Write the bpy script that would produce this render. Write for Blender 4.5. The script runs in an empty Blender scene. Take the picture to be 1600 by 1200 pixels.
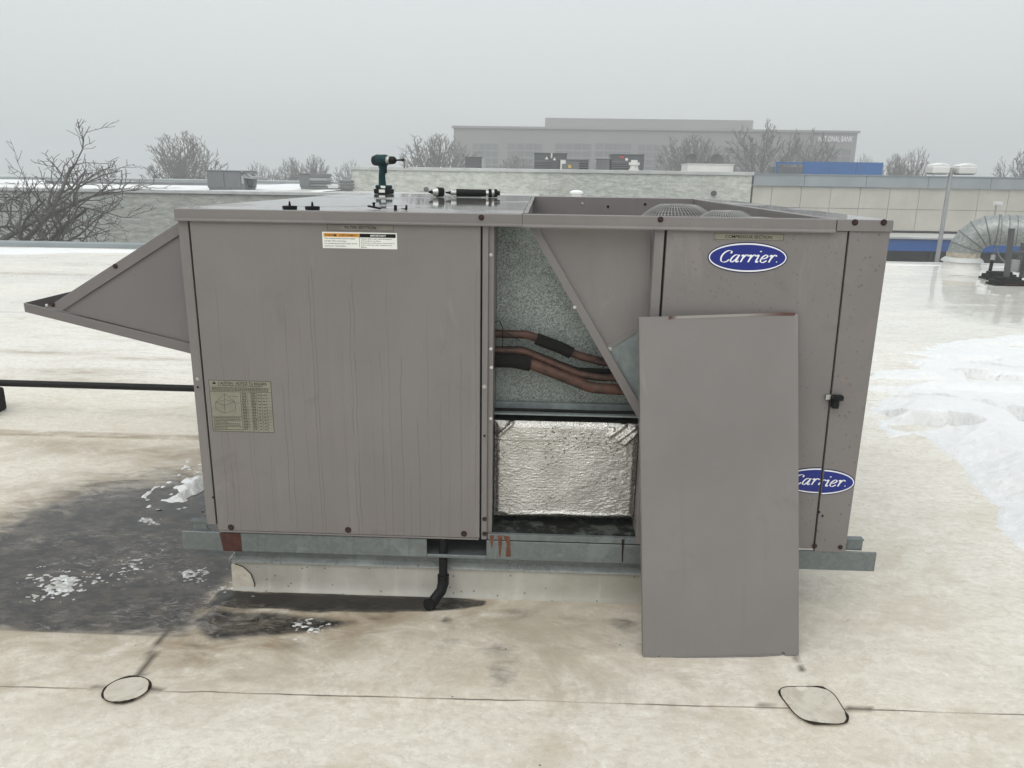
import bpy, bmesh, math, random
import numpy as np
from mathutils import Matrix, Vector

R = math.radians
SC = bpy.context.scene
COL = SC.collection
random.seed(7)

# ------------------------------------------------------------------ camera
CAM = np.array([1.1643, -2.4611, 1.4964])
FPX, PITCH, YAW, ROLL = 1197.54, R(15.1257), R(2.0114), R(0.8647)
_fwd = np.array([-math.sin(YAW)*math.cos(PITCH), math.cos(YAW)*math.cos(PITCH), -math.sin(PITCH)])
_rt = np.array([math.cos(YAW), math.sin(YAW), 0.0])
_up = np.cross(_rt, _fwd)
_c, _s = math.cos(ROLL), math.sin(ROLL)
CR, CU = _c*_rt + _s*_up, -_s*_rt + _c*_up
cam_d = bpy.data.cameras.new('camera')
cam_d.sensor_width = 36.0
cam_d.lens = FPX/1600*36
cam_d.clip_start = 0.05
cam_d.clip_end = 3000
cam = bpy.data.objects.new('camera', cam_d)
COL.objects.link(cam)
cam.matrix_world = Matrix(((CR[0], CU[0], -_fwd[0], CAM[0]), (CR[1], CU[1], -_fwd[1], CAM[1]),
                           (CR[2], CU[2], -_fwd[2], CAM[2]), (0, 0, 0, 1)))
SC.camera = cam

# ------------------------------------------------------------------ sky, sun, exposure
SUN_EL, SUN_AZ = R(52), R(205)      # high, behind the viewer and to the left; wholly diffused by cloud
w = bpy.data.worlds.new('World'); SC.world = w; w.use_nodes = True
nt = w.node_tree; nt.nodes.clear()
out = nt.nodes.new('ShaderNodeOutputWorld')
sky = nt.nodes.new('ShaderNodeTexSky'); sky.sky_type = 'NISHITA'; sky.sun_disc = False
sky.sun_elevation = SUN_EL; sky.sun_rotation = SUN_AZ; sky.dust_density = 6; sky.air_density = 1.5
bg_sky = nt.nodes.new('ShaderNodeBackground'); bg_sky.inputs[1].default_value = 0.05
hsv = nt.nodes.new('ShaderNodeHueSaturation'); hsv.inputs['Saturation'].default_value = 0.25
nt.links.new(sky.outputs[0], hsv.inputs['Color']); nt.links.new(hsv.outputs[0], bg_sky.inputs[0])
# even cloud layer, brighter overhead than at the horizon (standard overcast distribution 1+2 sin(el))
tc = nt.nodes.new('ShaderNodeTexCoord'); sx = nt.nodes.new('ShaderNodeSeparateXYZ')
nt.links.new(tc.outputs['Generated'], sx.inputs[0])
mx = nt.nodes.new('ShaderNodeMath'); mx.operation = 'MAXIMUM'; mx.inputs[1].default_value = 0.0
nt.links.new(sx.outputs[2], mx.inputs[0])
ma = nt.nodes.new('ShaderNodeMath'); ma.operation = 'MULTIPLY_ADD'; ma.inputs[1].default_value = 0.34; ma.inputs[2].default_value = 0.55
nt.links.new(mx.outputs[0], ma.inputs[0])
bg = nt.nodes.new('ShaderNodeBackground'); bg.inputs[0].default_value = (0.955, 1.0, 1.01, 1)
nt.links.new(ma.outputs[0], bg.inputs[1])
add = nt.nodes.new('ShaderNodeAddShader')
nt.links.new(bg.outputs[0], add.inputs[0]); nt.links.new(bg_sky.outputs[0], add.inputs[1])
nt.links.new(add.outputs[0], out.inputs[0])

sun_d = bpy.data.lights.new('sun', 'SUN'); sun_d.energy = 0.6; sun_d.angle = R(70); sun_d.color = (1, 0.98, 0.95)
sun = bpy.data.objects.new('sun', sun_d); COL.objects.link(sun)
_sd = Vector((math.sin(SUN_AZ)*math.cos(SUN_EL), math.cos(SUN_AZ)*math.cos(SUN_EL), math.sin(SUN_EL)))
sun.rotation_euler = _sd.to_track_quat('Z', 'Y').to_euler()
sun.location = (0, 0, 30)

vs = SC.view_settings
vs.view_transform = 'Standard'; vs.look = 'None'; vs.gamma = 1; vs.exposure = 0.0; vs.use_curve_mapping = False
SC.render.engine = 'CYCLES'
cy = SC.cycles
cy.use_denoising = True
cy.max_bounces = 8; cy.diffuse_bounces = 4; cy.glossy_bounces = 4; cy.transmission_bounces = 4
cy.volume_bounces = 1; cy.transparent_max_bounces = 8
cy.caustics_reflective = False; cy.caustics_refractive = False
cy.sample_clamp_indirect = 6

# ------------------------------------------------------------------ pixel -> place helpers (photo is 1600x1200)
def ray(px, py):
    return CR*((px-800)/FPX) + CU*((600-py)/FPX) + _fwd
def AT(px, py, Y):
    d = ray(px, py); t = (Y-CAM[1])/d[1]; return CAM + t*d
def F(px, py, Y=0.0):
    q = AT(px, py, Y); return (float(q[0]), float(q[2]))
def G(px, py, Z=0.0):
    d = ray(px, py); t = (Z-CAM[2])/d[2]; q = CAM + t*d; return (float(q[0]), float(q[1]))

# ------------------------------------------------------------------ numpy value noise
def _hash(ix, iy, seed):
    h = (ix.astype(np.int64)*374761393 + iy.astype(np.int64)*668265263 + seed*1442695041) & 0xFFFFFFFF
    h = ((h ^ (h >> 13))*1274126177) & 0xFFFFFFFF
    return ((h ^ (h >> 16)) & 0xFFFF)/65535.0
def vnoise(x, y, seed=0):
    ix, iy = np.floor(x), np.floor(y); fx, fy = x-ix, y-iy
    ux, uy = fx*fx*(3-2*fx), fy*fy*(3-2*fy)
    a, b = _hash(ix, iy, seed), _hash(ix+1, iy, seed)
    c, d = _hash(ix, iy+1, seed), _hash(ix+1, iy+1, seed)
    return (a*(1-ux)+b*ux)*(1-uy) + (c*(1-ux)+d*ux)*uy
def fbm(x, y, seed=0, oct=4):
    v = 0; a = 0.5; t = 0
    for o in range(oct):
        v = v + a*vnoise(x*2**o, y*2**o, seed+o*17); t += a; a *= 0.5
    return v/t
def sstep(a, b, x):
    t = np.clip((x-a)/(b-a), 0, 1); return t*t*(3-2*t)
def sdf_poly(X, Y, poly):
    """signed distance, negative inside"""
    P = np.array(poly, float); n = len(P)
    d = np.full(X.shape, 1e9); s = np.ones(X.shape)
    for i in range(n):
        a, b = P[i], P[i-1]
        ex, ey = b-a; wx, wy = X-a[0], Y-a[1]
        t = np.clip((wx*ex+wy*ey)/(ex*ex+ey*ey+1e-12), 0, 1)
        d = np.minimum(d, (wx-ex*t)**2+(wy-ey*t)**2)
        c1, c2, c3 = Y >= a[1], Y < b[1], ex*wy > ey*wx
        flip = (c1 & c2 & c3) | (~c1 & ~c2 & ~c3)
        s = np.where(flip, -s, s)
    return s*np.sqrt(d)
def seg_d(X, Y, a, b):
    ex, ey = b[0]-a[0], b[1]-a[1]
    t = np.clip(((X-a[0])*ex+(Y-a[1])*ey)/(ex*ex+ey*ey+1e-12), 0, 1)
    return np.hypot(X-a[0]-ex*t, Y-a[1]-ey*t)

# ------------------------------------------------------------------ objects
ORG = {}
def tag(o, label=None, cat=None, group=None, kind=None):
    if label: o['label'] = label
    if cat: o['category'] = cat
    if group: o['group'] = group
    if kind: o['kind'] = kind
    return o
def thing(name, loc, label, cat, group=None, kind=None):
    o = bpy.data.objects.new(name, None); COL.objects.link(o)
    o.location = loc; o.empty_display_size = 0.1
    ORG[o] = Vector(loc)
    return tag(o, label, cat, group, kind)
def link(name, me, mat=None, parent=None, org=None):
    o = bpy.data.objects.new(name, me); COL.objects.link(o)
    if mat is not None and len(me.materials) == 0: me.materials.append(mat)
    if parent is not None:
        o.parent = parent; ORG[o] = ORG[parent]
    else:
        ORG[o] = Vector(org) if org is not None else Vector((0, 0, 0)); o.location = ORG[o]
    return o

class MB:
    def __init__(s): s.v = []; s.f = []
    def add(s, vs_, fs):
        n = len(s.v); s.v += [tuple(p) for p in vs_]; s.f += [tuple(i+n for i in f) for f in fs]; return s
    def box(s, x0, x1, y0, y1, z0, z1):
        return s.add([(x0,y0,z0),(x1,y0,z0),(x1,y1,z0),(x0,y1,z0),(x0,y0,z1),(x1,y0,z1),(x1,y1,z1),(x0,y1,z1)],
                     [(0,3,2,1),(4,5,6,7),(0,1,5,4),(1,2,6,5),(2,3,7,6),(3,0,4,7)])
    def obox(s, c, ax, ay, az, hx, hy, hz):
        c, ax, ay, az = map(np.array, (c, ax, ay, az)); vv = []
        for z in (-1, 1):
            for x, y in ((-1,-1),(1,-1),(1,1),(-1,1)): vv.append(c+ax*hx*x+ay*hy*y+az*hz*z)
        return s.add(vv, [(0,3,2,1),(4,5,6,7),(0,1,5,4),(1,2,6,5),(2,3,7,6),(3,0,4,7)])
    def prism(s, pts, axis, a0, a1):
        n = len(pts)
        def P(p, a):
            return (p[0], a, p[1]) if axis == 'y' else ((p[0], p[1], a) if axis == 'z' else (a, p[0], p[1]))
        vv = [P(p, a0) for p in pts] + [P(p, a1) for p in pts]
        ff = [tuple(range(n)), tuple(range(2*n-1, n-1, -1))] + [(i, i+n, (i+1)%n+n, (i+1)%n) for i in range(n)]
        return s.add(vv, ff)
    def tube(s, path, r, n=10, caps=True):
        P = [Vector(p) for p in path]; m = len(P)
        rr = r if hasattr(r, '__len__') else [r]*m
        T = []
        for i in range(m):
            a = P[max(i-1, 0)]; b = P[min(i+1, m-1)]; T.append((b-a).normalized())
        u = T[0].orthogonal().normalized(); base = len(s.v); vv = []; ff = []
        for i in range(m):
            if i: u = (u - T[i]*u.dot(T[i])).normalized()
            v_ = T[i].cross(u)
            for k in range(n):
                a = 2*math.pi*k/n; vv.append(P[i] + (u*math.cos(a)+v_*math.sin(a))*rr[i])
        for i in range(m-1):
            for k in range(n):
                ff.append((i*n+k, i*n+(k+1)%n, (i+1)*n+(k+1)%n, (i+1)*n+k))
        if caps: ff += [tuple(range(n-1, -1, -1)), tuple(range((m-1)*n, m*n))]
        return s.add(vv, ff)
    def lathe(s, c, axis, prof, n=20, caps=True):
        """prof: (radius, offset along axis)"""
        ax = Vector(axis).normalized(); u = ax.orthogonal().normalized(); v_ = ax.cross(u); c = Vector(c)
        vv = []; ff = []
        for r, h in prof:
            for k in range(n):
                a = 2*math.pi*k/n; vv.append(c + ax*h + (u*math.cos(a)+v_*math.sin(a))*r)
        m = len(prof)
        for i in range(m-1):
            for k in range(n):
                ff.append((i*n+k, i*n+(k+1)%n, (i+1)*n+(k+1)%n, (i+1)*n+k))
        if caps: ff += [tuple(range(n-1, -1, -1)), tuple(range((m-1)*n, m*n))]
        return s.add(vv, ff)
    def mesh(s, name, org, smooth=None, recalc=True):
        me = bpy.data.meshes.new(name)
        o = org
        me.from_pydata([(p[0]-o[0], p[1]-o[1], p[2]-o[2]) for p in s.v], [], s.f)
        if recalc:
            bm = bmesh.new(); bm.from_mesh(me); bmesh.ops.recalc_face_normals(bm, faces=bm.faces); bm.to_mesh(me); bm.free()
        if smooth is not None:
            me.shade_smooth(); me.set_sharp_from_angle(angle=R(smooth))
        me.update(); return me
    def build(s, name, mat, parent=None, org=None, smooth=None, bevel=0, seg=2, recalc=True):
        o_ = ORG[parent] if parent is not None else (Vector(org) if org is not None else Vector((0, 0, 0)))
        o = link(name, s.mesh(name, o_, smooth, recalc), mat, parent, org)
        if bevel:
            b = o.modifiers.new('bevel', 'BEVEL'); b.width = bevel; b.segments = seg; b.limit_method = 'ANGLE'; b.angle_limit = R(40)
        return o
def np_mesh(name, V, Fq, smooth=True):
    me = bpy.data.meshes.new(name); k = Fq.shape[1]
    me.vertices.add(len(V)); me.vertices.foreach_set('co', np.ascontiguousarray(V, np.float32).ravel())
    me.loops.add(Fq.size); me.loops.foreach_set('vertex_index', np.ascontiguousarray(Fq, np.int32).ravel())
    me.polygons.add(len(Fq)); me.polygons.foreach_set('loop_start', np.arange(0, Fq.size, k, dtype=np.int32))
    me.polygons.foreach_set('loop_total', np.full(len(Fq), k, np.int32))
    me.polygons.foreach_set('use_smooth', np.full(len(Fq), smooth))
    me.update(calc_edges=True); me.validate(); return me
def grid_faces(nx, ny):
    i, j = np.meshgrid(np.arange(nx-1), np.arange(ny-1), indexing='xy'); a = (j*nx+i).ravel()
    return np.stack([a, a+1, a+1+nx, a+nx], 1)
def fattr(me, name, vals):
    at = me.attributes.new(name, 'FLOAT', 'POINT'); at.data.foreach_set('value', np.ascontiguousarray(vals, np.float32).ravel())
def copy_tree(o, parent=None):
    c = o.copy(); COL.objects.link(c); c.parent = parent
    for ch in list(o.children): copy_tree(ch, c)
    return c

# text set flat on the XZ plane (front facing -y), centred on (x, z), scaled to width
def text_mesh(name, body, mat, parent, x, y, z, width=None, height=None, align='C', shear=0.0):
    cu = bpy.data.curves.new(name, 'FONT'); cu.body = body; cu.size = 1; cu.shear = shear; cu.resolution_u = 3; cu.offset = .012
    ob = bpy.data.objects.new(name, cu); COL.objects.link(ob)
    dg = bpy.context.evaluated_depsgraph_get(); dg.update()
    me0 = bpy.data.meshes.new_from_object(ob.evaluated_get(dg))
    bpy.data.objects.remove(ob); bpy.data.curves.remove(cu)
    co = np.zeros(len(me0.vertices)*3, np.float32); me0.vertices.foreach_get('co', co); co = co.reshape(-1, 3)
    w_, h_ = np.ptp(co[:, 0]), np.ptp(co[:, 1])
    s = (width/w_) if width else height/h_
    sy = s if not (width and height) else height/h_
    cx = co[:, 0].min() + (w_/2 if align == 'C' else 0)
    cyy = (co[:, 1].min()+co[:, 1].max())/2
    o_ = ORG[parent]
    V = np.stack([x+(co[:, 0]-cx)*s-o_[0], np.full(len(co), y-o_[1]), z+(co[:, 1]-cyy)*sy-o_[2]], 1)
    me0.vertices.foreach_set('co', V.astype(np.float32).ravel()); me0.name = name; me0.update()
    me0.materials.clear()
    return link(name, me0, mat, parent)

# ------------------------------------------------------------------ materials
class NM:
    def __init__(s, name):
        s.m = bpy.data.materials.new(name); s.m.use_nodes = True; s.t = s.m.node_tree; s.t.nodes.clear()
        s.out = s.t.nodes.new('ShaderNodeOutputMaterial'); s.b = s.t.nodes.new('ShaderNodeBsdfPrincipled')
        s.t.links.new(s.b.outputs[0], s.out.inputs[0])
        s.tc = s.t.nodes.new('ShaderNodeTexCoord')
    def L(s, a, b): s.t.links.new(a, b)
    def setin(s, sock, v):
        if hasattr(v, 'is_linked') or isinstance(v, bpy.types.NodeSocket): s.L(v, sock)
        elif isinstance(v, (tuple, list)) and len(v) == 3 and sock.type == 'RGBA': sock.default_value = (*v, 1)
        else: sock.default_value = v
    def map(s, scale=(1, 1, 1), rot=(0, 0, 0), src=None):
        n = s.t.nodes.new('ShaderNodeMapping'); n.inputs['Scale'].default_value = scale; n.inputs['Rotation'].default_value = rot
        s.L(src or s.tc.outputs['Object'], n.inputs[0]); return n.outputs[0]
    def noise(s, scale, detail=4, rough=.55, vec=None, dist=0.0):
        n = s.t.nodes.new('ShaderNodeTexNoise'); n.inputs['Scale'].default_value = scale
        n.inputs['Detail'].default_value = detail; n.inputs['Roughness'].default_value = rough; n.inputs['Distortion'].default_value = dist
        s.L(vec or s.tc.outputs['Object'], n.inputs['Vector']); return n.outputs['Fac']
    def voro(s, scale, vec=None, feature='F1', out='Distance'):
        n = s.t.nodes.new('ShaderNodeTexVoronoi'); n.feature = feature; n.inputs['Scale'].default_value = scale
        s.L(vec or s.tc.outputs['Object'], n.inputs['Vector']); return n.outputs[out]
    def math(s, op, a, b=None, c=None, clamp=False):
        n = s.t.nodes.new('ShaderNodeMath'); n.operation = op; n.use_clamp = clamp
        for i, v in enumerate((a, b, c)):
            if v is not None: s.setin(n.inputs[i], v)
        return n.outputs[0]
    def step(s, v, a, b, lo=0.0, hi=1.0):
        n = s.t.nodes.new('ShaderNodeMapRange'); n.interpolation_type = 'SMOOTHSTEP'
        s.setin(n.inputs[0], v); n.inputs[1].default_value = a; n.inputs[2].default_value = b
        n.inputs[3].default_value = lo; n.inputs[4].default_value = hi; return n.outputs[0]
    def mix(s, f, a, b, mode='MIX'):
        n = s.t.nodes.new('ShaderNodeMix'); n.data_type = 'RGBA'; n.blend_type = mode
        s.setin(n.inputs[0], f); s.setin(n.inputs[6], a); s.setin(n.inputs[7], b); return n.outputs[2]
    def attr(s, name):
        n = s.t.nodes.new('ShaderNodeAttribute'); n.attribute_name = name; return n.outputs['Fac']
    def sep(s, vec=None):
        n = s.t.nodes.new('ShaderNodeSeparateXYZ'); s.L(vec or s.tc.outputs['Object'], n.inputs[0]); return n.outputs
    def bump(s, h, strength=.3, dist=.01, prev=None):
        n = s.t.nodes.new('ShaderNodeBump'); n.inputs['Strength'].default_value = strength; n.inputs['Distance'].default_value = dist
        s.setin(n.inputs['Height'], h)
        if prev is not None: s.L(prev, n.inputs['Normal'])
        return n.outputs[0]
    def fin(s, col=None, rough=None, metal=None, normal=None, spec=None):
        for k, v in (('Base Color', col), ('Roughness', rough), ('Metallic', metal), ('Normal', normal), ('Specular IOR Level', spec)):
            if v is not None: s.setin(s.b.inputs[k], v)
        return s.m

def simple(name, col, rough=.5, metal=0.0, var=.15, scale=8, bump=0.0, bscale=60, spec=None):
    n = NM(name)
    v = n.noise(scale, 4)
    c = n.mix(n.step(v, .3, .7), tuple(x*(1-var) for x in col), tuple(min(1, x*(1+var)) for x in col))
    nr = n.bump(n.noise(bscale, 3), .4, bump) if bump else None
    if spec is None: spec = .15 if max(col) < .1 and not metal else .45
    return n.fin(c, n.step(v, .3, .7, max(.03, rough-.08), min(1, rough+.08)), metal, nr, spec)

PAINT = (0.186, 0.171, 0.165)
def paint(name, drips=0.0, speck=0.0, grime=0.3, base=PAINT, rough=.42, rustz=None):
    n = NM(name)
    lo = n.noise(2.2, 3)
    c = n.mix(n.step(lo, .3, .7), tuple(x*.93 for x in base), tuple(x*1.06 for x in base))
    # chalky pinkish patches
    c = n.mix(n.step(n.noise(5.5, 5, .6), .45, .75, 0, .25), c, (base[0]*1.08, base[1]*1.0, base[2]*1.02))
    fine = n.noise(180, 2)
    c = n.mix(.05, c, n.mix(fine, (.08, .08, .08), (.45, .43, .42)))
    gr = n.noise(1.0, 5, .6, n.map((22, 22, 1.6)))
    c = n.mix(n.math('MULTIPLY', n.step(gr, .55, .8), grime), c, (base[0]*.72, base[1]*.70, base[2]*.66))
    sm = n.step(n.noise(5.5, 5, .6, None, .6), .60, .72, 0, .5)
    c = n.mix(n.math('MULTIPLY', sm, .65), c, (base[0]*.72, base[1]*.70, base[2]*.68))
    wash = n.math('MULTIPLY', n.step(n.noise(1.0, 6, .65, n.map((18, 18, 5)), .8), .52, .66), n.step(n.noise(2.4, 3), .52, .68))
    c = n.mix(n.math('MULTIPLY', wash, .6), c, (base[0]*1.28, base[1]*1.26, base[2]*1.22))
    sc_ = n.math('MULTIPLY', n.step(n.noise(1.0, 3, .5, n.map((60, 60, 14), (0, .6, 0))), .70, .74), n.step(n.noise(3.1, 3), .58, .68))
    c = n.mix(n.math('MULTIPLY', sc_, .5), c, (.09, .085, .08))
    if drips:
        xyz = n.sep()
        zz = n.step(xyz[2], 1.02, .62)
        NL = 30.0
        wob = n.noise(1.0, 3, .6, n.map((9, 1, 5)))
        u_ = n.math('MULTIPLY_ADD', n.math('SUBTRACT', wob, .5), .75, n.math('MULTIPLY', xyz[0], NL))
        cell = n.math('FLOOR', u_); fr = n.math('SUBTRACT', n.math('FRACT', u_), .5)
        def wn(off):
            q = n.t.nodes.new('ShaderNodeTexWhiteNoise'); q.noise_dimensions = '1D'; n.setin(q.inputs['W'], n.math('ADD', cell, off)); return q.outputs['Value']
        dl = n.math('ABSOLUTE', n.math('SUBTRACT', fr, n.math('MULTIPLY_ADD', wn(.5), .8, -.4)))
        line = n.step(dl, .018, .060, 1, 0)
        start = n.math('MULTIPLY_ADD', wn(7.3), .75, .30)
        on = n.math('MULTIPLY', n.step(n.math('SUBTRACT', start, xyz[2]), 0, .05), n.math('MULTIPLY_ADD', wn(3.7), .7, .25))
        brk = n.step(n.noise(1.0, 3, .6, n.map((30, 1, 6))), .30, .5)
        k = n.math('MULTIPLY', n.math('MULTIPLY', line, on), n.math('MULTIPLY', brk, drips))
        c = n.mix(k, c, (.10, .072, .055))
        # pale run-off tracks
        tr = n.noise(1.0, 3, .6, n.map((16, 1, .8)))
        c = n.mix(n.math('MULTIPLY', n.step(tr, .56, .7), n.math('MULTIPLY', zz, .22*drips)), c, (.30, .275, .25))
    if speck:
        vv = n.voro(60, n.map((1, 1, .8)))
        k = n.math('MULTIPLY', n.step(vv, .13, .28, 1, 0), n.step(n.noise(14, 4, .6), .44, .56))
        c = n.mix(n.math('MULTIPLY', k, speck), c, (.12, .085, .08))
        c = n.mix(n.step(n.noise(16, 4), .55, .75, 0, .4*speck), c, (.25, .195, .195))
    bp = n.bump(n.noise(2.6, 2), .35, .012)
    bp = n.bump(n.noise(260, 2), .05, .001, bp)
    return n.fin(c, n.step(n.noise(6, 4), .3, .7, rough-.08, rough+.1), 0.0, bp, .45)

def galv(name, base=(.160, .182, .183), speckle=0.0, rough=.42, metal=.35, stains=.4):
    n = NM(name)
    sp = n.voro(75, None, 'F1', 'Color')
    bw = n.t.nodes.new('ShaderNodeRGBToBW'); n.L(sp, bw.inputs[0])
    c = n.mix(n.step(bw.outputs[0], .2, .8), tuple(x*.93 for x in base), tuple(x*1.07 for x in base))
    c = n.mix(n.step(n.noise(6, 6, .65), .54, .64, 0, stains), c, tuple(x*1.7 for x in base))
    c = n.mix(n.step(n.noise(1.0, 5, .6, n.map((24, 24, 2))), .56, .72, 0, stains), c, (base[0]*.6, base[1]*.58, base[2]*.52))
    if speckle:
        s1 = n.noise(170, 5, .8)
        c = n.mix(n.math('MULTIPLY', n.step(s1, .47, .55), speckle), c, tuple(x*.28 for x in base))
        c = n.mix(n.step(n.noise(7, 4), .4, .7, 0, .45), c, tuple(x*.75 for x in base))
    return n.fin(c, n.step(n.noise(12, 3), .3, .7, rough-.1, rough+.12), metal, n.bump(n.noise(90, 3), .12, .002))

M = {}
M['paint'] = paint('unit_paint')
M['paint_drip'] = paint('unit_paint_streaked', drips=.5, grime=.14)
M['paint_speck'] = paint('unit_paint_speckled', speck=.8)
M['paint_speck_light'] = paint('unit_paint_lightly_speckled', speck=.35, grime=.2)
M['paint_door'] = paint('door_paint', grime=.2, base=(.188, .174, .167))
M['paint_hood'] = paint('hood_paint', grime=.25, rough=.5, base=(.160, .145, .142))
M['galv'] = galv('galvanised_steel')
M['galv_speckle'] = galv('speckled_liner', (.33, .37, .345), speckle=.85, rough=.55, metal=.1, stains=.25)
M['galv_plain'] = galv('galvanised_plain', (.205, .238, .235), rough=.5, metal=.2)
M['lip_steel'] = galv('galvanised_lip', (.36, .39, .385), rough=.35, metal=.4, stains=.2)
M['black'] = simple('black_plastic', (.006, .0065, .007), .4, 0, .3, 20)
M['rubber'] = simple('black_rubber', (.008, .008, .008), .7, 0, .3, 30, .001)
M['dark'] = simple('dark_cavity', (.008, .009, .0085), .8)
M['copper'] = simple('aged_copper', (.070, .034, .024), .55, .3, .5, 22)
M['insul'] = simple('black_foam_insulation', (.010, .0095, .008), .9, 0, .35, 30, .003, 60)
M['steel'] = simple('bright_steel', (.62, .62, .60), .3, .9, .1)
M['nickel'] = simple('nickel', (.45, .45, .43), .28, .9, .1)
M['guard'] = simple('grey_wire', (.34, .34, .33), .4, .4, .2)
M['teal'] = simple('teal_plastic', (.004, .038, .042), .4, 0, .2)
M['white_label'] = simple('label_white', (.78, .79, .74), .45, 0, .05)
M['ink'] = simple('label_ink', (.008, .008, .008), .7)
M['orange_label'] = simple('label_orange', (.62, .29, .05), .5, 0, .1)
M['grey_label'] = simple('label_grey', (.18, .175, .15), .55, 0, .12, 30)
M['tan_label'] = simple('label_tan', (.225, .215, .165), .55, 0, .1, 25)
M['ink_faded'] = simple('label_ink_faded', (.05, .047, .04), .6)
M['blue_badge'] = simple('badge_blue', (.006, .016, .19), .5, 0, .06)
M['navy_badge'] = simple('badge_navy_edge', (.006, .01, .07), .5)
M['badge_white'] = simple('badge_white', (.82, .83, .86), .35, 0, .03)
M['seal'] = simple('black_sealant', (.022, .017, .012), .55, 0, .4, 40, .002, 90)

n = NM('rusty_screw')
M['screw_rust'] = n.fin(n.mix(n.step(n.noise(120, 3), .35, .65), (.014, .009, .008), (.045, .017, .012)), .8, .1)
n = NM('rail_rust')
M['rust'] = n.fin(n.mix(n.step(n.noise(35, 5, .65), .3, .7), (.040, .010, .007), (.075, .020, .012)), .65, 0, n.bump(n.noise(120, 4), .3, .002))
n = NM('rust_run')
M['rust_run'] = n.fin(n.mix(n.step(n.noise(60, 5, .65), .3, .7), (.16, .055, .02), (.075, .025, .014)), .7, 0)

def foil():
    n = NM('aluminium_foil_facing')
    c = n.mix(n.step(n.noise(9, 4), .35, .7), (.70, .69, .65), (.52, .51, .475))
    # printed brown scuffs where the facing has worn off
    k = n.math('MULTIPLY', n.step(n.noise(1.0, 3, .7, n.map((75, 1, 95))), .56, .61), n.step(n.noise(1.0, 2, .5, n.map((7, 1, 6))), .49, .60))
    c = n.mix(k, c, (.16, .125, .08))
    # scrim reinforcement threads
    br = n.t.nodes.new('ShaderNodeTexBrick'); n.L(n.map((1, 1, 1), (R(90), 0, 0)), br.inputs['Vector'])
    br.inputs['Scale'].default_value = 26; br.inputs['Mortar Size'].default_value = .03; br.offset = .5
    br.inputs['Color1'].default_value = (1,1,1,1); br.inputs['Color2'].default_value = (.8,.8,.8,1); br.inputs['Mortar'].default_value = (0,0,0,1)
    bp = n.bump(br.outputs['Color'], .55, .004)
    bp = n.bump(n.noise(1, 4, .65, n.map((75, 75, 150))), .75, .007, bp)
    return n.fin(c, n.step(n.noise(20, 3), .3, .7, .16, .30), n.math('SUBTRACT', 1.0, n.math('MULTIPLY', k, .9)), bp)
M['foil'] = foil()

def wet_top():
    n = NM('wet_cabinet_top')
    p = n.step(n.noise(2.2, 3, .5), .36, .46)
    c = n.mix(p, tuple(x*1.15 for x in PAINT), (.20, .19, .18))
    r = n.math('MULTIPLY_ADD', p, -.23, .27)
    nr = n.bump(n.noise(14, 2), .05, .004)
    return n.fin(c, r, 0, nr, .6)
M['wet_top'] = wet_top()

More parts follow.
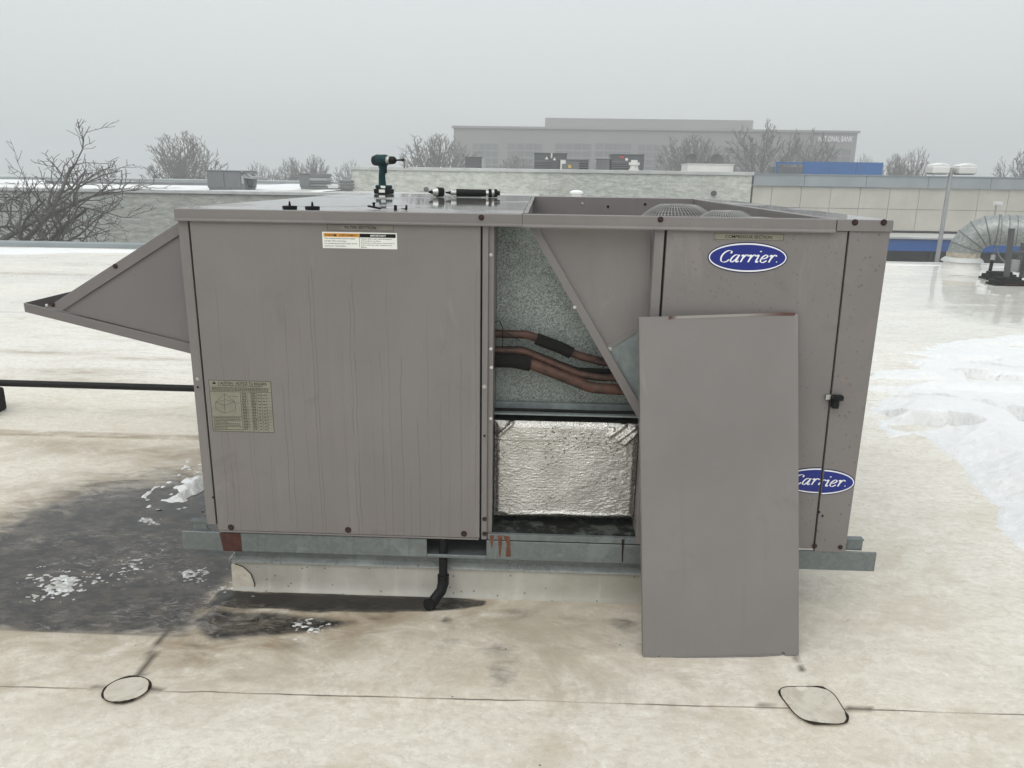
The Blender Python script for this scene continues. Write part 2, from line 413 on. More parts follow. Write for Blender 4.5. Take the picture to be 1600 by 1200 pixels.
def membrane_mat():
    n = NM('roof_membrane')
    pale, brown, dark, wet, line = (n.attr(k) for k in ('pale', 'brown', 'dark', 'wet', 'line'))
    ro_ = n.sep()
    big = n.noise(.9, 5, .6); sw = n.noise(3.2, 8, .62, None, 1.8)
    c = n.mix(n.step(big, .3, .7), (.66, .605, .495), (.75, .71, .62))
    c = n.mix(pale, c, (.80, .80, .765))
    # swirling dried-water marks
    d = n.math('ABSOLUTE', n.math('SUBTRACT', sw, .5))
    c = n.mix(n.step(d, .0, .03, .40, 0), c, (.84, .82, .76))
    g2 = n.math('ABSOLUTE', n.math('SUBTRACT', n.math('FRACT', n.math('MULTIPLY', n.noise(1.7, 5, .55, n.map((1, 1.6, 1)), 2.2), 9.0)), .5))
    c = n.mix(n.math('MULTIPLY', n.step(g2, .0, .09, .38, 0), n.step(n.noise(3.0, 3), .42, .62)), c, (.47, .415, .33))
    c = n.mix(n.step(n.noise(7, 8, .68, None, 1.2), .54, .74, 0, .38), c, (.50, .43, .33))
    c = n.mix(n.step(n.noise(1.0, 6, .6, n.map((1.4, 9, 1))), .52, .75, 0, .35), c, (.47, .42, .33))
    mot = n.noise(26, 5, .7, n.map((1, 1.5, 1)), .5)
    c = n.mix(n.step(mot, .40, .70, 0, .55), c, (.53, .48, .39))
    c = n.mix(n.step(n.noise(48, 5, .7, n.map((1, 1.3, 1)), .8), .56, .66, 0, .45), c, (.86, .84, .78))
    fine = n.noise(75, 4, .65)
    c = n.mix(n.step(fine, .56, .72, 0, .22), c, (.36, .30, .22))
    near = n.step(ro_[1], 2.2, .6)
    st1 = n.step(n.noise(1.25, 9, .68, n.map((1, 1.25, 1)), 1.4), .48, .64, 0, .62)
    fr_ = n.math('MULTIPLY', n.step(ro_[1], -.62, -.42, .35, 1), n.step(ro_[0], 2.3, 1.2, .35, 1))
    st1 = n.math('MULTIPLY', st1, fr_)
    c = n.mix(n.math('MULTIPLY', st1, n.math('MULTIPLY', near, n.math('SUBTRACT', 1.0, n.math('MULTIPLY', pale, .6)))), c, (.42, .37, .295))
    st2 = n.step(n.noise(1.0, 8, .7, n.map((2.2, 11, 1)), 1.0), .54, .68, 0, .6)
    c = n.mix(n.math('MULTIPLY', st2, n.step(ro_[1], 1.0, 3.0, .25, 1)), c, (.44, .42, .375))
    grm = n.step(n.noise(2.1, 7, .68, n.map((1, 1.4, 1)), 1.0), .46, .72, 0, .55)
    c = n.mix(n.math('MULTIPLY', grm, n.math('SUBTRACT', 1.0, n.math('MULTIPLY', pale, .75))), c, (.47, .405, .305))
    bk = n.math('MULTIPLY', brown, n.step(n.noise(4.5, 7, .66, n.map((1, 1.8, 1)), .8), .22, .68))
    c = n.mix(bk, c, (.31, .245, .165))
    # black dirt in standing water, with sediment left between
    dn = n.noise(6, 7, .66, n.map((1, 2.2, 1)), .9)
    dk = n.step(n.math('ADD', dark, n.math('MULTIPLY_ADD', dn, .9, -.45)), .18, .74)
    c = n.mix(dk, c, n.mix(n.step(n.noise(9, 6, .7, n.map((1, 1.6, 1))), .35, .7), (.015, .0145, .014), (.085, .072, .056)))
    c = n.mix(n.step(dark, .95, 1.3, 0, .85), c, (.010, .009, .008))  # extra blackening: shadow painted over the wet grime at the curb base
    sed = n.math('MULTIPLY', n.step(n.noise(1, 7, .72, n.map((15, 34, 1), (0, 0, .35)), 1.2), .47, .66), n.math('MULTIPLY', n.step(n.noise(1.7, 5, .65, n.map((1, 1.5, 1), (0, 0, .3))), .44, .62), n.step(n.sep()[1], .75, .1, .25, 1)))
    sk = n.math('MULTIPLY', sed, dk)
    c = n.mix(n.math('MULTIPLY', sk, .55), c, n.mix(n.noise(5, 3), (.26, .22, .17), (.48, .46, .43)))
    ro = n.sep()
    sdist = n.math('ABSOLUTE', n.math('ADD', n.math('MULTIPLY_ADD', ro[0], -.016, .537), n.math('ADD', ro[1], n.math('MULTIPLY_ADD', n.noise(9, 3), .006, -.003))))
    sl = n.math('MULTIPLY', n.step(sdist, .0008, .0032, 1, 0), n.step(n.noise(2.5, 4), .35, .6, .3, .85))
    c = n.mix(n.math('MULTIPLY', n.step(sdist, .0, .035, .5, 0), n.step(n.noise(6, 5, .65), .42, .65)), c, (.36, .30, .22))
    c = n.mix(n.math('MAXIMUM', line, sl), c, (.06, .045, .03))
    peb = n.voro(7.5, None)
    c = n.mix(n.step(peb, .018, .03, .8, 0), c, (.06, .05, .04))
    wk = n.math('MULTIPLY', wet, n.math('SUBTRACT', 1.0, n.math('MULTIPLY', sk, .9)))
    r = n.math('MULTIPLY_ADD', wk, -.50, n.step(big, .3, .7, .46, .62))
    h = n.math('ADD', n.math('MULTIPLY', n.noise(4, 5, .6, None, 1), 1.0), n.math('MULTIPLY', n.noise(40, 4), .22))
    bn = n.t.nodes.new('ShaderNodeBump'); bn.inputs['Distance'].default_value = .012
    n.L(n.math('MULTIPLY_ADD', wk, -.42, .45), bn.inputs['Strength']); n.L(h, bn.inputs['Height'])
    return n.fin(c, r, 0, bn.outputs[0], n.math('MULTIPLY_ADD', wk, -.02, .4))
M['membrane'] = membrane_mat()

def patch_mat():
    n = NM('membrane_patch')
    c = n.mix(n.step(n.noise(9, 6, .65, None, 1.2), .35, .7), (.60, .565, .48), (.46, .41, .33))
    c = n.mix(n.step(n.noise(60, 4), .58, .7, 0, .4), c, (.3, .25, .18))
    return n.fin(c, .55, 0, n.bump(n.noise(14, 5), .4, .006))
M['patch'] = patch_mat()

def curb_mat():
    n = NM('curb_membrane')
    c = n.mix(n.step(n.noise(3, 5, .6), .3, .7), (.46, .45, .405), (.33, .315, .27))  # cream lowered to carry the shade under the unit in its colour
    c = n.mix(n.step(n.noise(1, 4, .6, n.map((14, 14, 1.5))), .5, .75, 0, .35), c, (.60, .575, .51))
    c = n.mix(n.step(n.voro(30), .08, .14, .7, 0), c, (.1, .085, .06))
    return n.fin(c, .55, 0, n.bump(n.noise(10, 4), .35, .008))
M['curb'] = curb_mat()

def snow_mat():
    n = NM('snow')
    c = n.mix(n.step(n.noise(12, 5), .3, .7), (.81, .825, .825), (.85, .86, .86))
    b = n.bump(n.noise(22, 7, .65), .6, .03); b = n.bump(n.noise(170, 3), .5, .005, b)
    m = n.fin(c, .75, 0, b, .25)
    return m
M['snow'] = snow_mat()
def slush_mat():
    n = NM('icy_slush')
    c = n.mix(n.step(n.noise(60, 5, .65), .35, .62), (.78, .80, .80), (.42, .41, .38))
    return n.fin(c, .35, 0, n.bump(n.noise(110, 4), .8, .008))
M['slush'] = slush_mat()

def block_mat(name='painted_split_face_block', k=1.0):
    n = NM(name)
    g = n.noise(1.0, 7, .7, n.map((2.2, 2.2, 5.5)), .4)
    c = n.mix(n.step(g, .34, .68), (.43*k, .45*k, .40*k), (.66*k, .68*k, .63*k))
    zz = n.sep()
    row = n.math('ABSOLUTE', n.math('SUBTRACT', n.math('FRACT', n.math('MULTIPLY', zz[2], 5.0)), .5))
    c = n.mix(n.step(row, .46, .5, 0, .10), c, (.35, .36, .33))
    jx = n.math('ABSOLUTE', n.math('SUBTRACT', n.math('FRACT', n.math('MULTIPLY', zz[0], .163)), .5))
    c = n.mix(n.step(jx, .494, .498, 0, .35), c, (.3, .31, .29))
    b = n.bump(g, .9, .09); b = n.bump(n.noise(9, 5, .7), .7, .04, b)
    return n.fin(c, .85, 0, b)
M['block'] = block_mat()
M['block_shaded'] = block_mat('shaded_split_face_block', .78)  # same block darkened, the left wall's shade is put into its colour
M['coping'] = simple('coping_metal', (.50, .52, .51), .5, .1, .1, 1.5)
M['coping_grey'] = simple('grey_edge_metal', (.25, .285, .30), .45, .2, .1, 1.5)
M['fascia'] = simple('grey_fascia', (.29, .32, .34), .5, .15, .08, .8)
n = NM('beige_panel')
c = n.mix(n.step(n.noise(.5, 5, .6), .3, .7), (.42, .405, .355), (.50, .485, .43))
c = n.mix(n.step(n.noise(1, 5, .6, n.map((3, 3, .4))), .5, .75, 0, .35), c, (.36, .35, .305))
M['beige'] = n.fin(c, .8, 0, n.bump(n.noise(6, 4), .2, .01))
M['joint'] = simple('dark_joint', (.16, .155, .135), .9)
M['blue'] = simple('blue_fascia', (.004, .085, .33), .45, 0, .08, .6)
M['blue_pale'] = simple('weathered_blue_panel', (.02, .12, .36), .5, 0, .1, .4)
M['glass_dark'] = simple('dark_storefront', (.03, .034, .034), .2, 0, .3, .5)
M['rtu'] = simple('grey_unit_metal', (.13, .135, .14), .5, .1, .12, 1.2)
M['rtu_l'] = simple('light_grey_unit_metal', (.30, .31, .31), .5, .1, .1, 1.2)
M['rtu_d'] = simple('dark_unit_metal', (.065, .068, .07), .5, .1, .12, 1.2)
M['white_metal'] = simple('white_metal', (.68, .68, .66), .5, 0, .06, 1)
M['red'] = simple('red_label', (.45, .03, .03), .5)
M['red_dark'] = simple('dull_red_strip', (.10, .015, .012), .6)
M['yellow'] = simple('yellow_label', (.6, .4, .03), .5)
M['bank'] = simple('bank_wall', (.24, .23, .215), .8, 0, .06, .1)
M['bank_pale'] = simple('bank_penthouse', (.26, .255, .245), .8, 0, .06, .1)
M['bank_glass'] = simple('bank_window', (.13, .14, .14), .6, 0, .15, .3)
M['asphalt'] = simple('asphalt', (.055, .055, .055), .7, 0, .25, .3, .01, 20)
M['own_wall'] = simple('own_wall', (.35, .34, .31), .8, 0, .1, .4)
M['roofing'] = simple('distant_roofing', (.52, .52, .49), .7, 0, .15, .3)
M['lamp_grey'] = simple('lamp_post_metal', (.40, .41, .42), .4, .3, .08, 2)
def bark(name, a, b): 
    n = NM(name)
    return n.fin(n.mix(n.step(n.noise(5, 4), .3, .7), a, b), .85)
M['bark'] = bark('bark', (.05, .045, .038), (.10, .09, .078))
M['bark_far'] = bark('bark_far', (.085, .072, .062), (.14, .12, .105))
n = NM('spiral_galvanised_duct')
sv = n.voro(26, None, 'F1', 'Color'); bw = n.t.nodes.new('ShaderNodeRGBToBW'); n.L(sv, bw.inputs[0])
M['duct'] = n.fin(n.mix(n.step(bw.outputs[0], .2, .8), (.23, .25, .245), (.31, .33, .32)), n.step(n.noise(6, 3), .3, .7, .3, .5), .45, n.bump(n.noise(5, 3), .15, .02))
M['tape'] = simple('dirty_sealed_tape', (.36, .32, .26), .7, 0, .3, 12)

# ================================================================== SETTING
# our roof
ax = np.concatenate([np.linspace(-26, -3.2, 70)[:-1], np.arange(-3.2, 4.8, .02), np.linspace(4.8, 26, 110)])
ay = np.concatenate([np.linspace(-7, -1.3, 20)[:-1], np.arange(-1.3, 2.6, .016), np.linspace(2.6, 12.62, 150)])
X, Y = np.meshgrid(ax, ay)
seam_front = -.537 + .016*X
Zr = .010*(fbm(X*.9, Y*.9, 3, 3)-.5) + .004*(fbm(X*5, Y*5, 9, 3)-.5)
Zr = Zr*(.2+.8*sstep(0, .6, np.maximum(np.abs(X-1.1)-1.2, -Y)))      # flat where the curb stands
seam_mid = -.262 + .004*X
Zr += .005*sstep(seam_front-.006, seam_front+.004, Y)                # lapped sheets
Zr += .003*sstep(seam_mid+.004, seam_mid-.004, Y)*sstep(.06, .02, X)
Zr += .0035*sstep(1.635, 1.645, Y)*sstep(-.3, -.32, X)
for ys in (3.6, 5.5, 7.4, 9.3, 11.2): Zr += .003*sstep(ys-.01, ys+.01, Y)
# creases and blisters in the sheet
for (a, b, h, wd) in [((.03, -.50), (.06, -.02), .006, .03), ((.20, -.5), (.30, -.1), .005, .045), ((1.99, -.42), (1.93, -.1), .004, .03),
                      ((.98, -.42), (1.02, -.18), .005, .05), ((1.30, -.30), (1.50, -.26), .004, .03)]:
    Zr += h*np.exp(-(seg_d(X, Y, a, b)/wd)**2)
wx, wy = X + .10*(fbm(X*3, Y*3, 21)-.5), Y + .10*(fbm(X*3, Y*3, 22)-.5)
pud = [G(*p) for p in [(-260, 980), (0, 982), (290, 988), (322, 962), (345, 930), (362, 912), (400, 880), (420, 830), (420, 752), (330, 752), (250, 752), (150, 768), (60, 805), (-40, 850), (-260, 870)]]
sd_p = sdf_poly(wx, wy, pud)
soft = .14 + .46*sstep(.0, .8, Y)
dark = sstep(soft, -soft*.9, sd_p)*sstep(seam_mid-.004, seam_mid+.006, Y)
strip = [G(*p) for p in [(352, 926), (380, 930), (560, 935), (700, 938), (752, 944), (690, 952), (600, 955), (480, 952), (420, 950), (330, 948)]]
dark = np.maximum(dark, 1.5*sstep(.035, -.012, sdf_poly(X+.02*(fbm(X*12, Y*12, 5)-.5), Y+.02*(fbm(X*12, Y*12, 6)-.5), strip)))  # black wet grime along the curb base, with its shadow painted in
sludge = [G(*p) for p in [(310, 975), (345, 955), (420, 958), (520, 968), (560, 975), (470, 984), (420, 990), (330, 998)]]
dark = np.maximum(dark, .75*sstep(.05, -.03, sdf_poly(wx, wy, sludge)))
dark = np.maximum(dark, .62*sstep(.06, .0, np.hypot(X-G(695, 970)[0], (Y-G(695, 970)[1])*1.2)+.06*(fbm(X*9, Y*9, 31)-.5)))
dark = np.maximum(dark, .40*sstep(.12, .0, seg_d(wx, wy, G(772, 1002), G(792, 1055))+.10*(fbm(X*16, Y*16, 95)-.5)))
for (u0, v0, rr0, am) in [(300, 1010, .10, .35), (600, 965, .12, .40), (520, 1000, .14, .25), (1345, 1095, .06, .35), (820, 958, .20, .34), (900, 970, .22, .36), (980, 975, .16, .38), (450, 1005, .16, .30), (700, 1000, .14, .32), (120, 800, .2, .2)]:
    gx, gy = G(u0, v0); dark = np.maximum(dark, am*sstep(rr0, 0, np.hypot(wx-gx, (wy-gy)*1.8)))
brown = .8*sstep(.6, -.1, sd_p) + .55*sstep(.28, .0, sdf_poly(wx, wy, sludge)) + .5*sstep(.22, 0., sdf_poly(wx, wy, strip))
brown = brown + .75*sstep(.25, .0, np.abs(wy-1.35+.1*X))*sstep(-.2, -.6, X)*sstep(-2.6, -1.4, X)
brown = brown + .35*sstep(.3, 0, np.abs(Y-.0))*sstep(.6, 1., X)*sstep(2.6, 2.0, X)*.8
brown = brown + .85*sstep(1.638, 1.645, Y)*sstep(1.73, 1.72, Y)*sstep(-.2, -.3, X)
for (u0, v0, su, sv_) in [(130, 584, .45, .12), (60, 552, .5, .08), (240, 563, .5, .05), (120, 597, .6, .05), (60, 430, 1.2, .12)]:
    gx, gy = G(u0, v0); brown = brown + .8*np.exp(-((X-gx)/su)**2-((Y-gy)/sv_)**2)
brown = brown + .55*sstep(-.56, -.45, Y)*sstep(.0, -.15, Y)*sstep(-.1, .3, X)*sstep(2.0, 1.2, X)*fbm(X*3, Y*4, 55)
brown = np.clip(brown, 0, 1)
wet = sstep(.12, -.06, sd_p)*sstep(seam_mid, seam_mid+.01, Y)
wet = np.maximum(wet, .45*sstep(.05, -.01, sdf_poly(X, Y, strip)))
wet = np.maximum(wet, .6*sstep(.05, -.02, sdf_poly(wx, wy, sludge)))
far_p = [G(*p) for p in [(1440, 420), (1470, 412), (1640, 415), (1660, 520), (1560, 512), (1480, 500), (1430, 470), (1420, 440)]]
wet = np.maximum(wet, .97*sstep(.35, -.1, sdf_poly(X+.7*(fbm(X*1.2, Y*2.5, 44)-.5), Y+.5*(fbm(X*1.2, Y*2.5, 45)-.5), far_p)))
wet = np.maximum(wet, .45*sstep(3.0, 6.0, Y)*sstep(.45, .6, fbm(X*.5, Y*1.3, 61)))
wet = np.maximum(wet, .6*sstep(.52, .6, fbm(X*.7, Y*2.2, 66))*sstep(2.5, 3.5, X)*sstep(1.5, 2.5, Y))
pale = np.clip(sstep(1.6, 3.6, Y)*.9 + .40*sstep(2.4, 2.9, X) + .30*sstep(-.55, -1.0, Y) + .15*sstep(1.6, 2.4, X), 0, 1)  # whiter towards the far edge, overexposed cream painted as colour
pale = pale*(.7+.3*fbm(X, Y*2, 71))
line = np.zeros_like(X)
line = np.maximum(line, .5*sstep(.007, .003, np.abs(Y-seam_mid))*sstep(.05, .0, X))
for (a, b, wd) in [((150, 1076), (172, 1079), .006), ((228, 1078), (255, 1081), .007), ((218, 1058), (240, 1020), .012), ((240, 1020), (262, 990), .008), ((262, 990), (318, 935), .005),
                   ((1185, 1106), (1216, 1106), .007), ((1325, 1108), (1360, 1110), .008), ((1240, 1030), (1262, 1076), .007), ((1246, 1028), (1256, 1052), .004), ((1468, 428), (1590, 446), .02)]:
    A_, B_ = G(*a), G(*b)
    nz = .02*(fbm(X*14, Y*14, 91)-.5)
    line = np.maximum(line, .9*sstep(wd*1.6, wd*.4, seg_d(X+nz, Y+nz, A_, B_)+wd*1.2*(fbm(X*30, Y*30, 93)-.4)))
for ys in (3.6, 5.5, 7.4, 9.3, 11.2): line = np.maximum(line, .25*sstep(.02, .008, np.abs(Y-ys))*sstep(.4, .6, fbm(X*.8, Y*0, int(ys*10))))
V = np.stack([X.ravel(), Y.ravel(), Zr.ravel()], 1)
me = np_mesh('roof_membrane', V, grid_faces(len(ax), len(ay)))
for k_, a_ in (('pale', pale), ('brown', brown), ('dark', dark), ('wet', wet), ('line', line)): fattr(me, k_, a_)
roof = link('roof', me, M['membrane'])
tag(roof, 'stained cream membrane roof under the large grey unit', 'roof', kind='structure')

# welded patches on the membrane
def patch(outline_px, round_r):
    c = np.mean([G(*p) for p in outline_px], 0)
    return c
def ellipse_pts(cx, cy_, rx, ry, n=36, rot=0.0, pw=1.0):
    pts = []
    for k in range(n):
        a = 2*math.pi*k/n; u, v_ = math.cos(a), math.sin(a)
        u = math.copysign(abs(u)**pw, u)*rx; v_ = math.copysign(abs(v_)**pw, v_)*ry
        pts.append((cx+u*math.cos(rot)-v_*math.sin(rot), cy_+u*math.sin(rot)+v_*math.cos(rot)))
    return pts
def roof_patch(pts, skew=0.0):
    m = MB(); m.prism(pts, 'z', .004, .0075); o = m.build('membrane_patch', M['patch'], roof)
    rng = random.Random(len(pts)); c = np.mean(pts, 0)
    k = len(pts); path = [(p[0], p[1], .0072) for p in pts] + [(pts[0][0], pts[0][1], .0072)]
    rad = [max(.0017, .0040*math.sin(i*2*math.pi/k*2+.9)**2+.0012*rng.uniform(-1, 1.2)) for i in range(k)]; rad.append(rad[0])
    b = MB(); b.tube(path, rad, 6, False); b.build('sealant_bead', M['seal'], o, smooth=60)
gl, gr_ = G(161, 1082), G(235, 1078)
rc = ((gl[0]+gr_[0])/2, G(198, 1080)[1])
roof_patch(ellipse_pts(rc[0], rc[1], (gr_[0]-gl[0])/2*.98, (G(198, 1059)[1]-G(198, 1101)[1])/2, 36))
qc = [G(*p) for p in [(1208, 1076), (1296, 1076), (1333, 1136), (1252, 1133)]]
# rounded skewed square through the four corners
def rounded(poly, r, n=7):
    out_ = []; k = len(poly)
    for i in range(k):
        p, a, b = np.array(poly[i]), np.array(poly[i-1]), np.array(poly[(i+1) % k])
        da, db = (a-p)/np.linalg.norm(a-p), (b-p)/np.linalg.norm(b-p)
        s0, s1 = p+da*r, p+db*r
        for j in range(n):
            t = j/(n-1); out_.append(tuple((1-t)**2*s0 + 2*t*(1-t)*p + t*t*s1))
    return out_
roof_patch(rounded(qc, .055))

# edge metal and the building under the roof
m = MB(); m.box(-26, 1.5, 12.42, 12.62, .0, .13)
tag(m.build('roof_edge_coping', M['coping_grey'], bevel=.02), 'low grey metal coping along the far left roof edge', 'coping', kind='structure')
m = MB(); m.box(1.5, 26, 12.46, 12.64, .0, .035)
tag(m.build('roof_edge_trim', M['coping'], bevel=.01), 'thin pale metal trim along the far right roof edge', 'trim', kind='structure')
m = MB(); m.box(-26, 26, -7, 12.60, -6, -.06)
tag(m.build('building_below', M['own_wall']), 'building underneath the membrane roof', 'building', kind='structure')
m = MB(); m.box(-500, 500, -500, 500, -6.5, -6)
tag(m.build('ground', M['asphalt']), 'dark asphalt ground between the buildings', 'ground', kind='structure')

# ------------------------------------------------------------------ snow on the roof
def snow_field(name, label, x0, x1, y0, y1, res, hfun, mat='snow'):
    xs, ys = np.arange(x0, x1+res, res), np.arange(y0, y1+res, res)
    X_, Y_ = np.meshgrid(xs, ys); H = hfun(X_, Y_)
    H = np.where(H > 0, H, np.maximum(H, -.02))
    F_ = grid_faces(len(xs), len(ys)); hv = H.ravel()
    F_ = F_[(hv[F_].max(1) > 0)]
    used, inv = np.unique(F_.ravel(), return_inverse=True)
    V_ = np.stack([X_.ravel(), Y_.ravel(), hv + .004], 1)[used]
    o = link(name, np_mesh(name, V_, inv.reshape(F_.shape).astype(np.int32)), M[mat])
    return tag(o, label, 'snow', kind='stuff')
snow_poly = [G(*p) for p in [(1352, 648), (1392, 690), (1440, 682), (1462, 705), (1492, 745), (1545, 800), (1600, 872), (1700, 950), (1900, 900), (1900, 600), (1600, 520), (1480, 530), (1400, 552), (1345, 595)]]
grooves = [((1380, 622), (1470, 636), .05), ((1398, 669), (1478, 671), .055), ((1478, 672), (1508, 678), .06), ((1366, 651), (1376, 651), .04), ((1382, 655), (1396, 656), .05),
           ((1530, 646), (1556, 652), .06), ((1556, 652), (1590, 662), .07), ((1588, 662), (1600, 682), .06), ((1376, 602), (1500, 612), .04), ((1490, 590), (1600, 605), .04), ((1530, 578), (1620, 590), .05), ((1470, 566), (1560, 572), .04)]
def h_right(x, y):
    wx_, wy_ = x+.24*(fbm(x*2.5, y*2.5, 7, 6)-.5)+.05*(fbm(x*18, y*18, 9, 3)-.5), y+.24*(fbm(x*2.5, y*2.5, 8, 6)-.5)+.05*(fbm(x*18, y*18, 10, 3)-.5)
    s = sdf_poly(wx_, wy_, snow_poly)
    h = .10*sstep(.0, -.45, s) + .014*sstep(.0, -.05, s) - .006
    h *= 1-.55*sstep(2.6, 4.5, y)
    h += .018*(fbm(x*3, y*3, 12)-.5)*sstep(0, -.3, s) + .02*(fbm(x*9, y*9, 14)-.55)*sstep(.02, -.1, s)*sstep(-.6, -.1, s)
    h += .016*(fbm(x*26, y*26, 15, 3)-.52)*sstep(.02, -.05, s)*(.25+.75*sstep(-.55, -.05, s)) + .05*(fbm(x*1.6, y*1.6, 16, 3)-.5)*sstep(-.1, -.5, s)
    for a, b, wd in grooves:
        d = seg_d(x+.05*(vnoise(x*9, y*9, 3)-.5), y+.05*(vnoise(x*9, y*9, 4)-.5), G(*a), G(*b))
        h -= .15*sstep(wd*1.25, wd*.7, d+.03*(fbm(x*14, y*14, 18, 3)-.5))
    h = np.where(s > .03, -.05, h)
    return h - .075*sstep(.44, .58, fbm(x*1.0, y*3.6, 19))*sstep(2.4, 3.4, y)
snow_field('snow', 'melting snow drift with grooves right of the large unit', 2.4, 8.5, -.3, 6.4, .015, h_right)
lp = [G(*p) for p in [(-150, 402), (0, 402), (100, 401), (200, 398), (260, 394), (330, 390), (330, 389), (-150, 389)]]
def h_left(x, y):
    s = sdf_poly(x, y+.5*(fbm(x*.7, y*.7, 33)-.5), [(-26, 10.6), (-9, 10.7), (-6.5, 11.4), (-4, 11.9), (-3, 12.42), (-26, 12.42)])
    return .05*sstep(.05, -.5, s) - .004 + .02*(fbm(x*2, y*2, 34)-.5)
snow_field('snow', 'band of white snow against the far left roof coping', -26, -3, 9.9, 12.42, .08, h_left)
def h_right_far(x, y):
    s = sdf_poly(x, y+.5*(fbm(x*.7, y*.7, 36)-.5), [(3, 11.9), (7, 11.9), (12, 11.7), (16, 11.7), (16, 12.46), (3, 12.46)])
    return .035*sstep(.05, -.4, s) - .004 + .015*(fbm(x*2, y*2, 37)-.5)
snow_field('snow', 'thin strip of snow along the far right roof edge by the duct', 3, 16, 11.2, 12.44, .06, h_right_far)
def heap(pts, hh, seed, rag=.06):
    P_ = [G(*p) for p in pts]; xs = [p[0] for p in P_]; ys = [p[1] for p in P_]
    def f(x, y):
        s = sdf_poly(x+rag*(fbm(x*9, y*9, seed)-.5)*2, y+rag*(fbm(x*9, y*9, seed+1)-.5)*2, P_)
        return hh*sstep(.03, -.13, s) + hh*1.0*(fbm(x*26, y*26, seed+2, 5)-.60) - .002
    return (min(xs)-.1, max(xs)+.1, min(ys)-.1, max(ys)+.1), f
b, f = heap([(262, 785), (275, 762), (300, 742), (325, 735), (345, 765), (325, 772), (300, 785)], .05, 51)
snow_field('snow', 'small heap of snow beside the lower left corner of the unit', *b, .009, f)
def specks(x, y):
    h = np.full(x.shape, -.02)
    for pts, t, sd in [([(225, 818), (238, 810), (256, 812), (252, 820)], .010, 1), ([(62, 905), (95, 906), (122, 912), (112, 930), (78, 926)], .007, 3),
                       ([(284, 905), (300, 892), (322, 894), (314, 908)], .008, 5), ([(445, 979), (470, 974), (512, 979), (500, 988), (460, 987)], .008, 7),
                       ([(345, 922), (370, 912), (382, 924), (352, 930)], .005, 9), ([(175, 902), (212, 872), (236, 868), (200, 898)], .004, 15)]:
        s = sdf_poly(x+.10*(fbm(x*12, y*12, sd)-.5), y+.08*(fbm(x*12, y*12, sd+1)-.5), [G(*p) for p in pts])
        h = np.maximum(h, np.where(s < .08, 1.1*t*sstep(.05, -.05, s) + .020*(fbm(x*60, y*110, sd+30, 4)-.60) - .003, -.02))
    return h
snow_field('slush', 'scattered icy slush flecks in the dark puddle left of the unit', -.85, .5, -.3, .75, .005, specks, 'slush')

# ================================================================== THE LARGE ROOFTOP UNIT
L, D, ZT, ZL = 2.24, 2.42, 1.385, 1.3516
RZ0, RZ1 = .185, .257
unit = thing('rooftop_unit', (1.12, 0, RZ0), 'large taupe packaged rooftop unit with open side and two blue oval badges', 'rooftop unit')
_cache = {}
def screw(px, py, Y, parent, mat='screw_rust', r=.0062, hexd=True):
    x, z = F(px, py, Y); key = (mat, r)
    if key not in _cache:
        m = MB(); m.lathe((0, 0, 0), (0, -1, 0), [(r*1.35, 0), (r*1.3, .0012)], 12); m.lathe((0, 0, 0), (0, -1, 0), [(r*.85, .001), (r*.8, .0042), (r*.5, .0048)], 6)
        me_ = m.mesh('screw', (0, 0, 0)); me_.materials.append(M[mat]); _cache[key] = me_
    o = bpy.data.objects.new('screw', _cache[key]); COL.objects.link(o); o.parent = parent; ORG[o] = ORG[parent]
    o.location = Vector((x, Y, z)) - ORG[parent]; return o

# base rail, with fork slot
xl, xr = -.096, 2.352
s0, s1 = F(667, 850)[0], F(760, 852)[0]
m = MB(); m.box(xl, s0, -.002, .006, RZ0, RZ1); m.box(s1, xr, -.002, .006, RZ0, RZ1); m.box(s0, s1, -.002, .006, RZ0, RZ0+.012)
m.box(xl, xr, .006, .06, RZ0, RZ0+.005)
rail = m.build('base_rail', M['galv'], unit, bevel=.0015, seg=1)
rx0, rx1 = F(343, 842)[0], F(377, 842)[0]
m = MB(); m.prism([(rx0+.003, RZ1), (rx1, RZ1), (rx1, RZ0), (rx0+.012, RZ0)], 'y', -.0035, -.0025); m.build('rust_stain', M['rust'], rail)
m = MB()
for pts in ([(765, 836), (772, 836), (770, 850), (768, 857)], [(777, 836), (785, 836), (784, 852), (782, 869), (780, 869), (779, 850)], [(786, 836), (797, 838), (798, 869), (790, 869), (792, 850)]):
    m.prism([F(*p) for p in pts], 'y', -.0035, -.0025)
m.build('rust_stain', M['rust_run'], rail)
m = MB(); m.prism([F(*p) for p in [(971, 842), (976, 842), (974, 860), (973, 878), (971.5, 878)]], 'y', -.0035, -.0025); m.build('rust_stain', M['seal'], rail)
# lifting lugs with a round hole
def lug(xa, xb, za, zb, hole, side):
    pts = []
    if side < 0:   # hole open at the right edge
        pts = [(xa, za), (xb, za)]
        for k in range(9):
            a = -math.pi/2 - math.pi*k/8; pts.append((xb+hole*math.cos(a), (za+zb)/2-.002+hole*math.sin(a)))
        pts += [(xb, zb), (xa, zb)]
    else:
        pts = [(xb, zb), (xa, zb)]
        for k in range(9):
            a = math.pi/2 - math.pi*k/8; pts.append((xa+hole*math.cos(a), (za+zb)/2-.002+hole*math.sin(a)))
        pts += [(xa, za), (xb, za)]
    m = MB(); m.prism(pts, 'y', .012, .018); m.box(min(xa, xb)-.006, max(xa, xb), .004, .03, zb, zb+.004)
    return m.build('lifting_lug', M['galv'], unit)
lug(-.058, .004, RZ1, .292, .014, -1)
lug(2.236, 2.305, RZ1, .298, .016, 1)
# dark underside
m = MB(); m.box(.02, 2.22, .30, D-.05, RZ0+.01, .286); m.build('base_pan', M['dark'], unit)

